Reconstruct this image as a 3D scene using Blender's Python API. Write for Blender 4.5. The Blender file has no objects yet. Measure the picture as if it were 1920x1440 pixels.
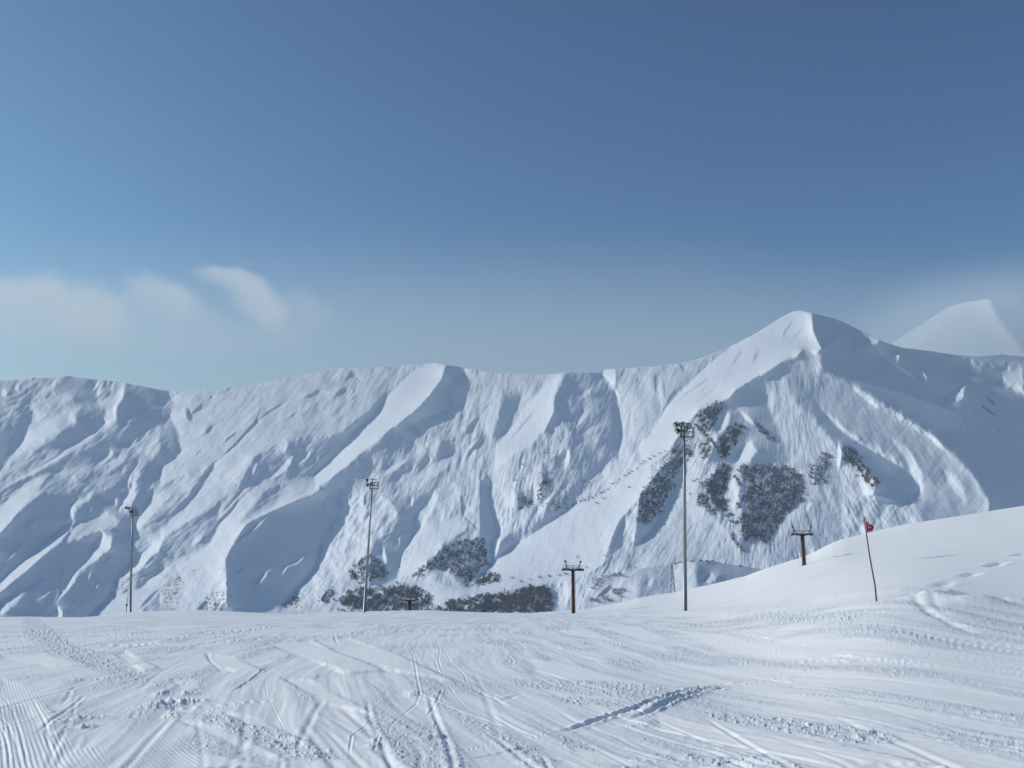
import bpy, math, random
import numpy as np
from mathutils import Vector, Matrix, Quaternion
R = math.radians
random.seed(7)
S = bpy.context.scene
COL = S.collection

# ------------------------------------------------------------------ camera, sky, sun, exposure
W0, H0 = 1920.0, 1440.0
HFOV = R(55.0)
F = (W0 / 2) / math.tan(HFOV / 2)
HZ = 1120.0                                   # image row of the true horizon
PITCH = math.atan((HZ - 720.0) / F)
EYE = 1.75
cam = bpy.data.cameras.new('camera')
co = bpy.data.objects.new('camera', cam)
COL.objects.link(co)
cam.sensor_width = 36.0
cam.lens = 18.0 / math.tan(HFOV / 2)
cam.clip_start = 0.1
cam.clip_end = 60000
co.location = (0, 0, EYE)
co.rotation_euler = (R(90) + PITCH, 0, 0)
S.camera = co

SUN_EL, SUN_AZ = R(29), R(-80.0)            # azimuth from +Y, clockwise
SUN_STRENGTH = 4.4
SKY_STRENGTH = 0.10
EXPOSURE = -0.25
HAZE = 0.000055
world = bpy.data.worlds.new('World')
S.world = world
world.use_nodes = True
nt = world.node_tree
nt.nodes.clear()
sky = nt.nodes.new('ShaderNodeTexSky')
sky.sky_type = 'NISHITA'
sky.sun_disc = False
sky.sun_elevation = SUN_EL
sky.sun_rotation = SUN_AZ
sky.altitude = 2200
sky.air_density = 1.0
sky.dust_density = 1.6
sky.ozone_density = 1.0
bg = nt.nodes.new('ShaderNodeBackground')
bg.inputs['Strength'].default_value = SKY_STRENGTH
wo = nt.nodes.new('ShaderNodeOutputWorld')
# the sky's own colours, graded channel by channel to this clear cold air
sep = nt.nodes.new('ShaderNodeSeparateColor'); comb = nt.nodes.new('ShaderNodeCombineColor')
nt.links.new(sky.outputs[0], sep.inputs[0])
for ch, (gamma, gain) in enumerate(((2.35, .33), (1.95, .43), (1.40, .69))):
    pw = nt.nodes.new('ShaderNodeMath'); pw.operation = 'POWER'; pw.inputs[1].default_value = gamma
    mn = nt.nodes.new('ShaderNodeMath'); mn.operation = 'MINIMUM'; mn.inputs[1].default_value = 9.0
    ml = nt.nodes.new('ShaderNodeMath'); ml.operation = 'MULTIPLY'; ml.inputs[1].default_value = gain
    nt.links.new(sep.outputs[ch], pw.inputs[0]); nt.links.new(pw.outputs[0], ml.inputs[0]); nt.links.new(ml.outputs[0], mn.inputs[0]); nt.links.new(mn.outputs[0], comb.inputs[ch])
# three soft sunlit clouds low on the left of the view, placed by direction
CLOUDS = [(60, 580, 190, 66, 4, 1.0), (175, 590, 75, 56, 20, .8), (305, 562, 92, 44, 26, .85), (425, 520, 70, 23, 10, .85), (482, 566, 84, 38, 50, 1.0), (575, 588, 60, 40, 30, .35), (250, 640, 330, 45, 0, .32)]
tcw = nt.nodes.new('ShaderNodeTexCoord')
sx_ = nt.nodes.new('ShaderNodeSeparateXYZ'); nt.links.new(tcw.outputs['Generated'], sx_.inputs[0])


def mth(op, a, b=None, clamp=False):
    n_ = nt.nodes.new('ShaderNodeMath'); n_.operation = op; n_.use_clamp = clamp
    for i_, v_ in enumerate((a, b)):
        if v_ is None: continue
        if isinstance(v_, (int, float)): n_.inputs[i_].default_value = v_
        else: nt.links.new(v_, n_.inputs[i_])
    return n_.outputs[0]


ysafe = mth('MAXIMUM', sx_.outputs[1], .05)
cu, cv = mth('DIVIDE', sx_.outputs[0], ysafe), mth('DIVIDE', sx_.outputs[2], ysafe)
cxyz = nt.nodes.new('ShaderNodeCombineXYZ'); nt.links.new(cu, cxyz.inputs[0]); nt.links.new(cv, cxyz.inputs[1])
def cloud_noise(scale, detail, off):
    t_ = nt.nodes.new('ShaderNodeTexNoise'); t_.inputs['Scale'].default_value = scale; t_.inputs['Detail'].default_value = detail; t_.inputs['Roughness'].default_value = .6
    mp_ = nt.nodes.new('ShaderNodeMapping'); mp_.inputs['Location'].default_value = (off, off, 0); nt.links.new(cxyz.outputs[0], mp_.inputs['Vector']); nt.links.new(mp_.outputs[0], t_.inputs['Vector'])
    return t_.outputs['Fac']
cn1, cn2 = cloud_noise(14, 6, 3.1), cloud_noise(45, 5, 7.7)
ruffle = mth('ADD', mth('MULTIPLY', mth('SUBTRACT', cn1, .5), 1.5), mth('MULTIPLY', mth('SUBTRACT', cn2, .5), .7))
total = None
FPX = (W0 / 2) / math.tan(HFOV / 2); _c, _s = math.cos(PITCH), math.sin(PITCH)
for (qx, qy, ha, hb, rot_, amt) in CLOUDS:
    a_ = (qx - 960) / FPX; b_ = (720 - qy) / FPX
    u0 = a_ / (_c - b_ * _s); v0 = (_s + b_ * _c) / (_c - b_ * _s)
    du, dv = mth('SUBTRACT', cu, u0), mth('SUBTRACT', cv, v0)
    ca, sa = math.cos(R(-rot_)), math.sin(R(-rot_))
    e1 = mth('DIVIDE', mth('ADD', mth('MULTIPLY', du, ca), mth('MULTIPLY', dv, sa)), ha / FPX * 1.06)
    e2 = mth('DIVIDE', mth('SUBTRACT', mth('MULTIPLY', dv, ca), mth('MULTIPLY', du, sa)), hb / FPX * 1.06)
    rr_ = mth('SQRT', mth('ADD', mth('MULTIPLY', e1, e1), mth('MULTIPLY', e2, e2)))
    rr_ = mth('ADD', rr_, mth('MULTIPLY', ruffle, .85))
    mr_ = nt.nodes.new('ShaderNodeMapRange'); mr_.interpolation_type = 'SMOOTHSTEP'
    mr_.inputs['From Min'].default_value = 1.25; mr_.inputs['From Max'].default_value = .40
    nt.links.new(rr_, mr_.inputs['Value'])
    # vapour thins out towards the underside
    low = mth('ADD', mth('MULTIPLY', e2, .35), .75, True)
    m_ = mth('MULTIPLY', mth('MULTIPLY', mr_.outputs[0], low), amt)
    inv = mth('SUBTRACT', 1.0, m_)
    total = inv if total is None else mth('MULTIPLY', total, inv)
cover = mth('MULTIPLY', mth('SUBTRACT', 1.0, total), .95)
cmix = nt.nodes.new('ShaderNodeMix'); cmix.data_type = 'RGBA'
nt.links.new(cover, cmix.inputs['Factor']); nt.links.new(comb.outputs[0], cmix.inputs['A']); cmix.inputs['B'].default_value = (5.7, 6.6, 7.7, 1)
nt.links.new(cmix.outputs['Result'], bg.inputs[0])
nt.links.new(bg.outputs[0], wo.inputs[0])
sun = bpy.data.lights.new('sun', 'SUN')
sun.energy = SUN_STRENGTH
sun.angle = R(0.6)
sun.color = (0.95, 0.94, 0.86)
so = bpy.data.objects.new('sun', sun)
COL.objects.link(so)
sdir = Vector((math.sin(SUN_AZ) * math.cos(SUN_EL), math.cos(SUN_AZ) * math.cos(SUN_EL), math.sin(SUN_EL)))
so.rotation_euler = sdir.to_track_quat('Z', 'Y').to_euler()
so.location = sdir * 50
S.view_settings.view_transform = 'Standard'
S.view_settings.look = 'None'
S.view_settings.gamma = 1
S.view_settings.exposure = EXPOSURE
S.cycles.volume_step_rate = 1.0
S.cycles.volume_bounces = 3
S.cycles.max_bounces = 6

# ------------------------------------------------------------------ projection helpers
cp, sp = math.cos(PITCH), math.sin(PITCH)


def ray(px, py):
    """world direction of a photograph point (arrays allowed), with y = 1"""
    a = (np.asarray(px, float) - 960.0) / F
    b = (720.0 - np.asarray(py, float)) / F
    y = cp - b * sp
    z = sp + b * cp
    return a / y, z / y


def at_depth(px, py, Y):
    u, v = ray(px, py)
    return np.stack([u * Y, np.ones_like(u) * Y, EYE + v * Y], -1)


def project(x, y, z):
    z = z - EYE
    d = y * cp + z * sp
    u = -y * sp + z * cp
    return 960.0 + F * x / d, 720.0 - F * u / d


# ------------------------------------------------------------------ numpy noise
def _hash(ix, iy, seed):
    h = (ix.astype(np.int64) * 374761393 + iy.astype(np.int64) * 668265263 + seed * 982451653) & 0xffffffff
    h = ((h ^ (h >> 13)) * 1274126177) & 0xffffffff
    h = h ^ (h >> 16)
    return h


def perlin(x, y, seed=0):
    x0 = np.floor(x); y0 = np.floor(y)
    fx = x - x0; fy = y - y0
    ux = fx * fx * fx * (fx * (fx * 6 - 15) + 10)
    uy = fy * fy * fy * (fy * (fy * 6 - 15) + 10)

    def g(dx, dy):
        a = _hash(x0 + dx, y0 + dy, seed).astype(np.float64) * (2 * math.pi / 4294967296.0)
        return np.cos(a) * (fx - dx) + np.sin(a) * (fy - dy)
    n0 = g(0, 0) * (1 - ux) + g(1, 0) * ux
    n1 = g(0, 1) * (1 - ux) + g(1, 1) * ux
    return (n0 * (1 - uy) + n1 * uy) * 1.5


def fbm(x, y, octv=4, seed=0, gain=0.5):
    s = 0; a = 1.0; t = 0
    for i in range(octv):
        s = s + a * perlin(x * 2 ** i + 17.3 * i, y * 2 ** i - 9.1 * i, seed + i)
        t += a; a *= gain
    return s / t


def sstep(a, b, x):
    t = np.clip((x - a) / (b - a), 0, 1)
    return t * t * (3 - 2 * t)


def bilin(A, r, c):
    r = np.clip(r, 0, A.shape[0] - 1.001); c = np.clip(c, 0, A.shape[1] - 1.001)
    r0 = r.astype(int); c0 = c.astype(int)
    fr = r - r0; fc = c - c0
    return (A[r0, c0] * (1 - fr) * (1 - fc) + A[r0 + 1, c0] * fr * (1 - fc)
            + A[r0, c0 + 1] * (1 - fr) * fc + A[r0 + 1, c0 + 1] * fr * fc)


def blur(A, n, axis, times=2):
    for _ in range(times):
        k = np.ones(2 * n + 1) / (2 * n + 1)
        P = np.pad(A, [(n, n) if a == axis else (0, 0) for a in range(2)], mode='edge')
        cs = np.cumsum(P, axis=axis)
        z = np.zeros_like(np.take(cs, [0], axis=axis))
        cs = np.concatenate([z, cs], axis=axis)
        L = A.shape[axis]
        hi = np.take(cs, np.arange(2 * n + 1, 2 * n + 1 + L), axis=axis)
        lo = np.take(cs, np.arange(0, L), axis=axis)
        A = (hi - lo) / (2 * n + 1)
    return A


def dist_line(X, Y, pts):
    d = np.full(X.shape, 1e9)
    for (x0, y0), (x1, y1) in zip(pts[:-1], pts[1:]):
        dx, dy = x1 - x0, y1 - y0
        t = np.clip(((X - x0) * dx + (Y - y0) * dy) / (dx * dx + dy * dy + 1e-9), 0, 1)
        d = np.minimum(d, np.hypot(X - x0 - t * dx, Y - y0 - t * dy))
    return d


def dist_arc(X, Y, pts):
    """distance to a polyline and how far along it (0..1) the nearest point lies"""
    d = np.full(X.shape, 1e9); a = np.zeros(X.shape)
    ln = [math.hypot(q[0] - p[0], q[1] - p[1]) for p, q in zip(pts[:-1], pts[1:])]
    tot = sum(ln) + 1e-9; s0 = 0
    for (x0, y0), (x1, y1), l in zip(pts[:-1], pts[1:], ln):
        dx, dy = x1 - x0, y1 - y0
        t = np.clip(((X - x0) * dx + (Y - y0) * dy) / (dx * dx + dy * dy + 1e-9), 0, 1)
        e = np.hypot(X - x0 - t * dx, Y - y0 - t * dy)
        m = e < d
        d = np.where(m, e, d); a = np.where(m, (s0 + t * l) / tot, a); s0 += l
    return d, a


def inside(X, Y, pts):
    n = len(pts)
    c = np.zeros(X.shape, bool)
    for i in range(n):
        x0, y0 = pts[i]; x1, y1 = pts[(i + 1) % n]
        if y0 == y1:
            continue
        hit = ((y0 > Y) != (y1 > Y)) & (X < (x1 - x0) * (Y - y0) / (y1 - y0) + x0)
        c ^= hit
    return c


TILE = dict(A=(0, 690, 6), B=(0, 920, 6), C=(300, 670, 6), D=(300, 900, 6), E=(600, 670, 6), F=(600, 900, 6),
            G=(900, 670, 6), H=(900, 900, 6), I=(1200, 570, 4.8), J=(1180, 840, 4.8), K=(1520, 640, 4.8),
            L=(0, 1100, 2), M=(960, 1100, 2), P=(1500, 480, 4.571), N=(0, 0, 1))


def tp(tile, pts):
    ox, oy, s = TILE[tile]
    return [(ox + x / s, oy + y / s) for x, y in pts]


# ------------------------------------------------------------------ object helpers
def props(o, label=None, cat=None, group=None, kind=None):
    if label: o['label'] = label
    if cat: o['category'] = cat
    if group: o['group'] = group
    if kind: o['kind'] = kind
    return o


def mesh_np(name, co_, quads, mat=None, smooth=True, mats=None, midx=None):
    me = bpy.data.meshes.new(name)
    co_ = np.asarray(co_, np.float32).reshape(-1, 3)
    quads = np.asarray(quads, np.int32)
    k = quads.shape[1]
    me.vertices.add(len(co_))
    me.vertices.foreach_set('co', co_.ravel())
    me.loops.add(quads.size)
    me.loops.foreach_set('vertex_index', quads.ravel())
    me.polygons.add(len(quads))
    me.polygons.foreach_set('loop_start', np.arange(len(quads), dtype=np.int32) * k)
    me.polygons.foreach_set('loop_total', np.full(len(quads), k, np.int32))
    me.polygons.foreach_set('use_smooth', np.full(len(quads), smooth, bool))
    for m in (mats or ([mat] if mat else [])):
        me.materials.append(m)
    if midx is not None:
        me.polygons.foreach_set('material_index', np.asarray(midx, np.int32))
    me.update()
    me.validate()
    o = bpy.data.objects.new(name, me)
    COL.objects.link(o)
    return o


def grid_quads(nr, nc):
    i = np.arange((nr - 1) * (nc - 1))
    r = i // (nc - 1); c = i % (nc - 1)
    a = r * nc + c
    return np.stack([a, a + nc, a + nc + 1, a + 1], -1)


class MB:
    def __init__(s):
        s.v = []; s.f = []; s.sm = []

    def add(s, vs, fs, smooth=False):
        b = len(s.v)
        s.v += [tuple(v) for v in vs]
        s.f += [tuple(b + i for i in f) for f in fs]
        s.sm += [smooth] * len(fs)

    def box(s, c, d, rot=None):
        c = Vector(c); hx, hy, hz = d[0] / 2, d[1] / 2, d[2] / 2
        vs = [Vector((x, y, z)) for x in (-hx, hx) for y in (-hy, hy) for z in (-hz, hz)]
        if rot is not None:
            vs = [rot @ v for v in vs]
        s.add([v + c for v in vs], [(0, 1, 3, 2), (4, 6, 7, 5), (0, 4, 5, 1), (2, 3, 7, 6), (0, 2, 6, 4), (1, 5, 7, 3)])
        return s

    def tube(s, pts, rad, n=8, caps=True):
        pts = [Vector(p) for p in pts]
        if not isinstance(rad, (list, tuple)): rad = [rad] * len(pts)
        rings = []; up = Vector((0.13, 0.97, 0.21))
        for i, p in enumerate(pts):
            t = (pts[min(i + 1, len(pts) - 1)] - pts[max(i - 1, 0)]).normalized()
            a = t.cross(up)
            if a.length < .05: a = t.cross(Vector((1, 0, 0)))
            a.normalize(); b = t.cross(a)
            rings.append([p + (a * math.cos(2 * math.pi * k / n) + b * math.sin(2 * math.pi * k / n)) * rad[i] for k in range(n)])
        vs = [v for r_ in rings for v in r_]
        fs = []
        for i in range(len(pts) - 1):
            for k in range(n):
                fs.append((i * n + k, i * n + (k + 1) % n, (i + 1) * n + (k + 1) % n, (i + 1) * n + k))
        if caps:
            fs.append(tuple(range(n))[::-1]); fs.append(tuple((len(pts) - 1) * n + k for k in range(n)))
        s.add(vs, fs, True)
        return s

    def blob(s, c, d, seed=0, n=10, m=6, jag=.15, flat=None):
        rnd = random.Random(seed); vs = []; fs = []
        for i in range(m + 1):
            th = math.pi * i / m
            for k in range(n):
                ph = 2 * math.pi * k / n
                q = 1 + (rnd.random() - .5) * 2 * jag
                z = math.cos(th)
                if flat is not None: z = max(z, flat)
                vs.append((c[0] + d[0] * math.sin(th) * math.cos(ph) * q, c[1] + d[1] * math.sin(th) * math.sin(ph) * q, c[2] + d[2] * z * q))
        for i in range(m):
            for k in range(n):
                fs.append((i * n + k, (i + 1) * n + k, (i + 1) * n + (k + 1) % n, i * n + (k + 1) % n))
        s.add(vs, fs, True)
        return s

    def build(s, name, mat, parent=None, bevel=0):
        me = bpy.data.meshes.new(name)
        me.from_pydata(s.v, [], s.f)
        me.materials.append(mat)
        me.polygons.foreach_set('use_smooth', s.sm)
        me.update()
        o = bpy.data.objects.new(name, me)
        COL.objects.link(o)
        if parent: o.parent = parent
        if bevel:
            b = o.modifiers.new('bevel', 'BEVEL'); b.width = bevel; b.segments = 2; b.limit_method = 'ANGLE'
        return o


def empty(name, loc, rot=None):
    o = bpy.data.objects.new(name, None)
    COL.objects.link(o)
    o.location = loc
    if rot is not None:
        o.rotation_mode = 'QUATERNION'; o.rotation_quaternion = rot
    o.empty_display_size = .3
    return o


def copy_tree(o, parent=None):
    c = o.copy(); COL.objects.link(c)
    if parent: c.parent = parent
    for ch in list(o.children): copy_tree(ch, c)
    return c


# ------------------------------------------------------------------ materials
def new_mat(name):
    m = bpy.data.materials.new(name); m.use_nodes = True
    n = m.node_tree; n.nodes.clear()
    out = n.nodes.new('ShaderNodeOutputMaterial'); b = n.nodes.new('ShaderNodeBsdfPrincipled')
    n.links.new(b.outputs[0], out.inputs[0])
    return m, n, b


def noise_node(n, scale, detail=5, rough=.6, coord='Object'):
    tc = n.nodes.new('ShaderNodeTexCoord'); t = n.nodes.new('ShaderNodeTexNoise')
    t.inputs['Scale'].default_value = scale; t.inputs['Detail'].default_value = detail; t.inputs['Roughness'].default_value = rough
    n.links.new(tc.outputs[coord], t.inputs['Vector'])
    return t


def two_tone(name, c1, c2, scale, rough=.7, metal=0, lo=.35, hi=.65, bump=0, bdist=.01, spec=.3):
    m, n, b = new_mat(name)
    t = noise_node(n, scale)
    r = n.nodes.new('ShaderNodeValToRGB')
    r.color_ramp.elements[0].position = lo; r.color_ramp.elements[1].position = hi
    r.color_ramp.elements[0].color = (*c1, 1); r.color_ramp.elements[1].color = (*c2, 1)
    n.links.new(t.outputs['Fac'], r.inputs['Fac']); n.links.new(r.outputs[0], b.inputs['Base Color'])
    b.inputs['Roughness'].default_value = rough; b.inputs['Metallic'].default_value = metal
    b.inputs['Specular IOR Level'].default_value = spec
    if bump:
        bp = n.nodes.new('ShaderNodeBump'); bp.inputs['Strength'].default_value = bump; bp.inputs['Distance'].default_value = bdist
        n.links.new(t.outputs['Fac'], bp.inputs['Height']); n.links.new(bp.outputs[0], b.inputs['Normal'])
    return m


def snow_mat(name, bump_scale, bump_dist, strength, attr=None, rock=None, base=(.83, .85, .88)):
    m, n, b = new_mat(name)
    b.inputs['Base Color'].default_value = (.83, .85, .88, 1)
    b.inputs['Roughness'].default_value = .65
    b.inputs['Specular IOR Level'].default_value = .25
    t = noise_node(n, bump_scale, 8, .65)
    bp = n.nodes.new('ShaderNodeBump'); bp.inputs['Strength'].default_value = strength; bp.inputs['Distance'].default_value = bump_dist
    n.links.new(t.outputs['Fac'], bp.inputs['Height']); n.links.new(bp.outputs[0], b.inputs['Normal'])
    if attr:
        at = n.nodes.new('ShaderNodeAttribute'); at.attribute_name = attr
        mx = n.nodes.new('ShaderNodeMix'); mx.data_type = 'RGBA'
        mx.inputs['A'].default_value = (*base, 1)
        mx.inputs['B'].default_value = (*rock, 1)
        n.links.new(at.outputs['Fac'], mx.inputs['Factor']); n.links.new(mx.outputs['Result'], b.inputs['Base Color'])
    return m


M = {}
M['snow_near'] = snow_mat('groomed snow', 9.0, .02, .3, 'lit_tone', (.95, .955, .965), (.75, .785, .83))  # the attribute blends the shade of churned snow into the base colour
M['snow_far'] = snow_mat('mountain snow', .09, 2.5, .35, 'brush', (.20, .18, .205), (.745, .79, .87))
M['snow_cap'] = snow_mat('settled snow', 6.0, .03, .4)
M['galv'] = two_tone('galvanised steel', (.20, .215, .22), (.30, .32, .33), 6, .45, .6)
M['dark'] = two_tone('dark painted steel', (.02, .022, .025), (.05, .05, .055), 8, .5, .2)
M['rust'] = two_tone('rust brown painted steel', (.06, .027, .022), (.11, .048, .038), 5, .75, 0, bump=.2)
M['glass'] = two_tone('lamp glass', (.25, .27, .3), (.35, .37, .4), 3, .1, 0, spec=.6)
M['wood'] = two_tone('grey bamboo', (.07, .05, .045), (.14, .10, .08), 30, .7)
M['red'] = two_tone('red flag cloth', (.50, .012, .025), (.68, .03, .05), 14, .8)
M['white'] = two_tone('white print', (.62, .5, .52), (.8, .74, .75), 20, .8)
M['bark'] = two_tone('bare frosted twigs', (.075, .06, .07), (.16, .13, .15), .6, .9, lo=.3, hi=.7)
M['frost'] = two_tone('rime on twigs', (.19, .185, .21), (.42, .42, .47), .5, .8)
M['rock'] = two_tone('bare brown rock', (.10, .075, .065), (.24, .19, .17), .12, .9, bump=.6, bdist=1.5)

_m = M['rock']; _n = _m.node_tree; _b = next(q for q in _n.nodes if q.type == 'BSDF_PRINCIPLED')
_src = _b.inputs['Base Color'].links[0].from_socket
_g = _n.nodes.new('ShaderNodeNewGeometry'); _s3 = _n.nodes.new('ShaderNodeSeparateXYZ'); _n.links.new(_g.outputs['Normal'], _s3.inputs[0])
_mr = _n.nodes.new('ShaderNodeMapRange'); _mr.inputs['From Min'].default_value = .25; _mr.inputs['From Max'].default_value = .5
_n.links.new(_s3.outputs[2], _mr.inputs['Value'])
_mx = _n.nodes.new('ShaderNodeMix'); _mx.data_type = 'RGBA'; _n.links.new(_mr.outputs[0], _mx.inputs['Factor'])
_n.links.new(_src, _mx.inputs['A']); _mx.inputs['B'].default_value = (.75, .79, .86, 1)
_n.links.new(_mx.outputs['Result'], _b.inputs['Base Color'])


# ------------------------------------------------------------------ painted slope maps -> real relief
def paint(X, Y, base, rough, strokes):
    V = np.full(X.shape, base, float); Q = np.full(X.shape, rough, float)
    xs = X[0]; ys = Y[:, 0]
    wob = (perlin(X / 9.0, Y / 9.0, 91) + .6 * perlin(X / 4.0, Y / 4.0, 92)) * .5
    for st in strokes:
        kind, tile, val, rg, w, pts = st
        s = TILE[tile][2]; w = w / s
        P = tp(tile, pts)
        pad = w * 2.2 + 4
        x0, x1 = min(p[0] for p in P) - pad, max(p[0] for p in P) + pad
        y0, y1 = min(p[1] for p in P) - pad, max(p[1] for p in P) + pad
        c0, c1 = np.searchsorted(xs, [x0, x1]); r0, r1 = np.searchsorted(ys, [y0, y1])
        if c1 - c0 < 2 or r1 - r0 < 2: continue
        sx = X[r0:r1, c0:c1]; sy = Y[r0:r1, c0:c1]
        if kind == 'L':
            d, ar = dist_arc(sx, sy, P)
            hw = max(w * .5, 1.1)
            d = d + wob[r0:r1, c0:c1] * min(hw * .6, 5)
            tp_ = .25 + .75 * sstep(0, .3, ar) * (1 - sstep(.6, 1.0, ar))
            m = (1 - sstep(hw * .4, hw * 1.4, d / tp_)) * (.35 + .65 * sstep(0, .25, ar) * (1 - sstep(.7, 1.0, ar)))
        else:
            d = dist_line(sx, sy, P + P[:1])
            d = np.where(inside(sx, sy, P), -d, d) + wob[r0:r1, c0:c1] * min(w * .8, 6)
            w2 = max(w * .5, 1.0)
            m = 1 - sstep(-w2, w2, d)
        m = m * .95
        V[r0:r1, c0:c1] = V[r0:r1, c0:c1] * (1 - m) + val * m
        Q[r0:r1, c0:c1] = Q[r0:r1, c0:c1] * (1 - m) + rg * m
    return V, Q


def lic(X, Y, dirx, diry, step, nstep, seed, cell):
    """noise smeared along a direction field (all on the regular grid)"""
    nr, nc = X.shape
    rng = np.random.default_rng(seed)
    h = (X[0, 1] - X[0, 0])
    N = perlin(X / cell, Y / cell, seed) + .7 * perlin(X / cell * 2.1, Y / cell * 2.1, seed + 5)
    rr, cc = np.meshgrid(np.arange(nr, dtype=float), np.arange(nc, dtype=float), indexing='ij')
    acc = N.copy(); wt = 1.0
    for sg in (1, -1):
        r = rr.copy(); c = cc.copy()
        for k in range(nstep):
            ri = np.clip(r.astype(int), 0, nr - 1); ci = np.clip(c.astype(int), 0, nc - 1)
            r = r + sg * diry[ri, ci] * step / h; c = c + sg * dirx[ri, ci] * step / h
            w = 1 - k / nstep
            acc += bilin(N, r, c) * w
            wt += w
    acc /= wt
    return acc / (acc.std() + 1e-9)


def poisson(gx, gy, lam):
    """surface whose gradients come closest to gx (weight 1) and gy (weight lam); mirrored FFT"""
    nr, nc = gx.shape
    GX = np.concatenate([gx, -gx[:, ::-1]], 1); GX = np.concatenate([GX, GX[::-1]], 0)
    GY = np.concatenate([gy, gy[:, ::-1]], 1); GY = np.concatenate([GY, -GY[::-1]], 0)
    kx = 2 * np.pi * np.fft.fftfreq(GX.shape[1])[None, :]; ky = 2 * np.pi * np.fft.fftfreq(GX.shape[0])[:, None]
    fx = np.fft.fft2(GX); fy = np.fft.fft2(GY)
    den = kx ** 2 + lam * ky ** 2; den[0, 0] = 1
    D = (-1j * kx * fx - 1j * ky * lam * fy) / den
    D[0, 0] = 0
    return np.real(np.fft.ifft2(D))[:nr, :nc]


def relief(name, px0, px1, py0, py1, h, crest, strokes, base, rough, Yb, slope_y, kx, lam, dirs, texamp, mat, back, brush=None, bottom_rows=(), lowgain=1.0):
    """crest: list of photograph points of the skyline. Returns (object, depth sampler)."""
    xs = np.arange(px0, px1 + h, h); ys = np.arange(py0, py1 + h, h)
    X, Y = np.meshgrid(xs, ys)
    V, Q = paint(X, Y, base, rough, strokes)
    dpx, dx_, dy_ = dirs
    dx = np.interp(X, dpx, dx_); dy = np.interp(X, dpx, dy_)
    nl = np.hypot(dx, dy); dx /= nl; dy /= nl
    t1 = lic(X, Y, dx, dy, 3.0, 9, 11, 11.0)
    t2 = lic(X, Y, dx, dy, 1.6, 7, 12, 4.5)
    t3 = fbm(X / 30, Y / 30, 4, 33)
    t4 = fbm((X + .6 * Y) / 12, (Y - .3 * X) / 20, 4, 35)
    mod = sstep(-.35, .4, fbm(X / 60, Y / 60, 3, 44))
    Q = np.clip(Q, 0, 1.4) ** 1.3
    V2 = V + Q * texamp * (0.22 * t1 * mod + 0.15 * t2 * (1.1 - .8 * mod) + .9 * t3 + .5 * t4)
    vmean = .35 * V2.mean()
    scale = Yb / F                            # metres of width per photograph pixel
    Vl = blur(blur(V2, 14, 0, 2), 14, 1, 2)
    V2 = lowgain * Vl + 1.9 * (V2 - Vl)
    gx = -(V2 - vmean) * kx * scale
    gy = np.zeros_like(gx)
    D = poisson(gx * h, gy, lam)
    D -= D.mean()
    # small lumps that tilt up and down as well
    D += Q * texamp * scale * (1.6 * fbm(X / 16, Y / 16, 3, 71) + .5 * t2)
    aa = X * dy - Y * dx; bb = X * dx + Y * dy
    cre = np.abs(fbm(aa / 13.0 + .4 * t3, bb / 48.0, 4, 88, .55))
    D += (.08 + .92 * Q) * texamp * scale * 7.0 * (cre - .2)
    depth = Yb + slope_y * (1150 - Y) + D
    cx = np.array([c[0] for c in crest], float); cy = np.array([c[1] for c in crest], float)
    cr = np.interp(xs, cx, cy)
    cr = blur(cr[None, :], 2, 1, 1)[0]
    cr += .7 * perlin(xs / 9.0, xs * 0, 5) + .35 * perlin(xs / 3.5, xs * 0, 6)
    nr = int((py1 - cr.min()) / h)
    T = (np.linspace(0, 1, nr) ** 1.0)[:, None]
    PY = cr[None, :] + T * (py1 - cr[None, :])
    PX = np.repeat(xs[None, :], nr, 0)
    DD = bilin(depth, (PY - py0) / h, (PX - px0) / h)
    # round the crest off over a few rows
    P = at_depth(PX, PY, DD)
    rows = [P]
    top = P[0]
    bk = []
    acc = top.copy()
    for i, (dyb, dzb) in enumerate(back):
        q = top.copy(); q[:, 1] += dyb; q[:, 0] *= (top[:, 1] + dyb) / top[:, 1]; q[:, 2] += dzb
        bk.append(q)
    allv = np.concatenate([np.stack(bk[::-1]), P], 0)
    low = P[-1].copy()
    ext = []
    for dyb, dzb in bottom_rows:
        q = low.copy(); q[:, 1] += dyb; q[:, 2] += dzb
        ext.append(q)
    if ext:
        allv = np.concatenate([allv, np.stack(ext)], 0)
    o = mesh_np(name, allv, grid_quads(allv.shape[0], allv.shape[1]), mat)
    at = o.data.attributes.new('brush', 'FLOAT', 'POINT')
    B = np.zeros(allv.shape[:2], np.float32)
    if brush is not None:
        bm = brush(X, Y, V, Q)
        B[len(bk):len(bk) + nr] = bilin(bm, (PY - py0) / h, (PX - px0) / h)
    at.data.foreach_set('value', B.ravel())

    def sample(px, py):
        return bilin(depth, (np.asarray(py, float) - py0) / h, (np.asarray(px, float) - px0) / h)
    return o, sample


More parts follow.
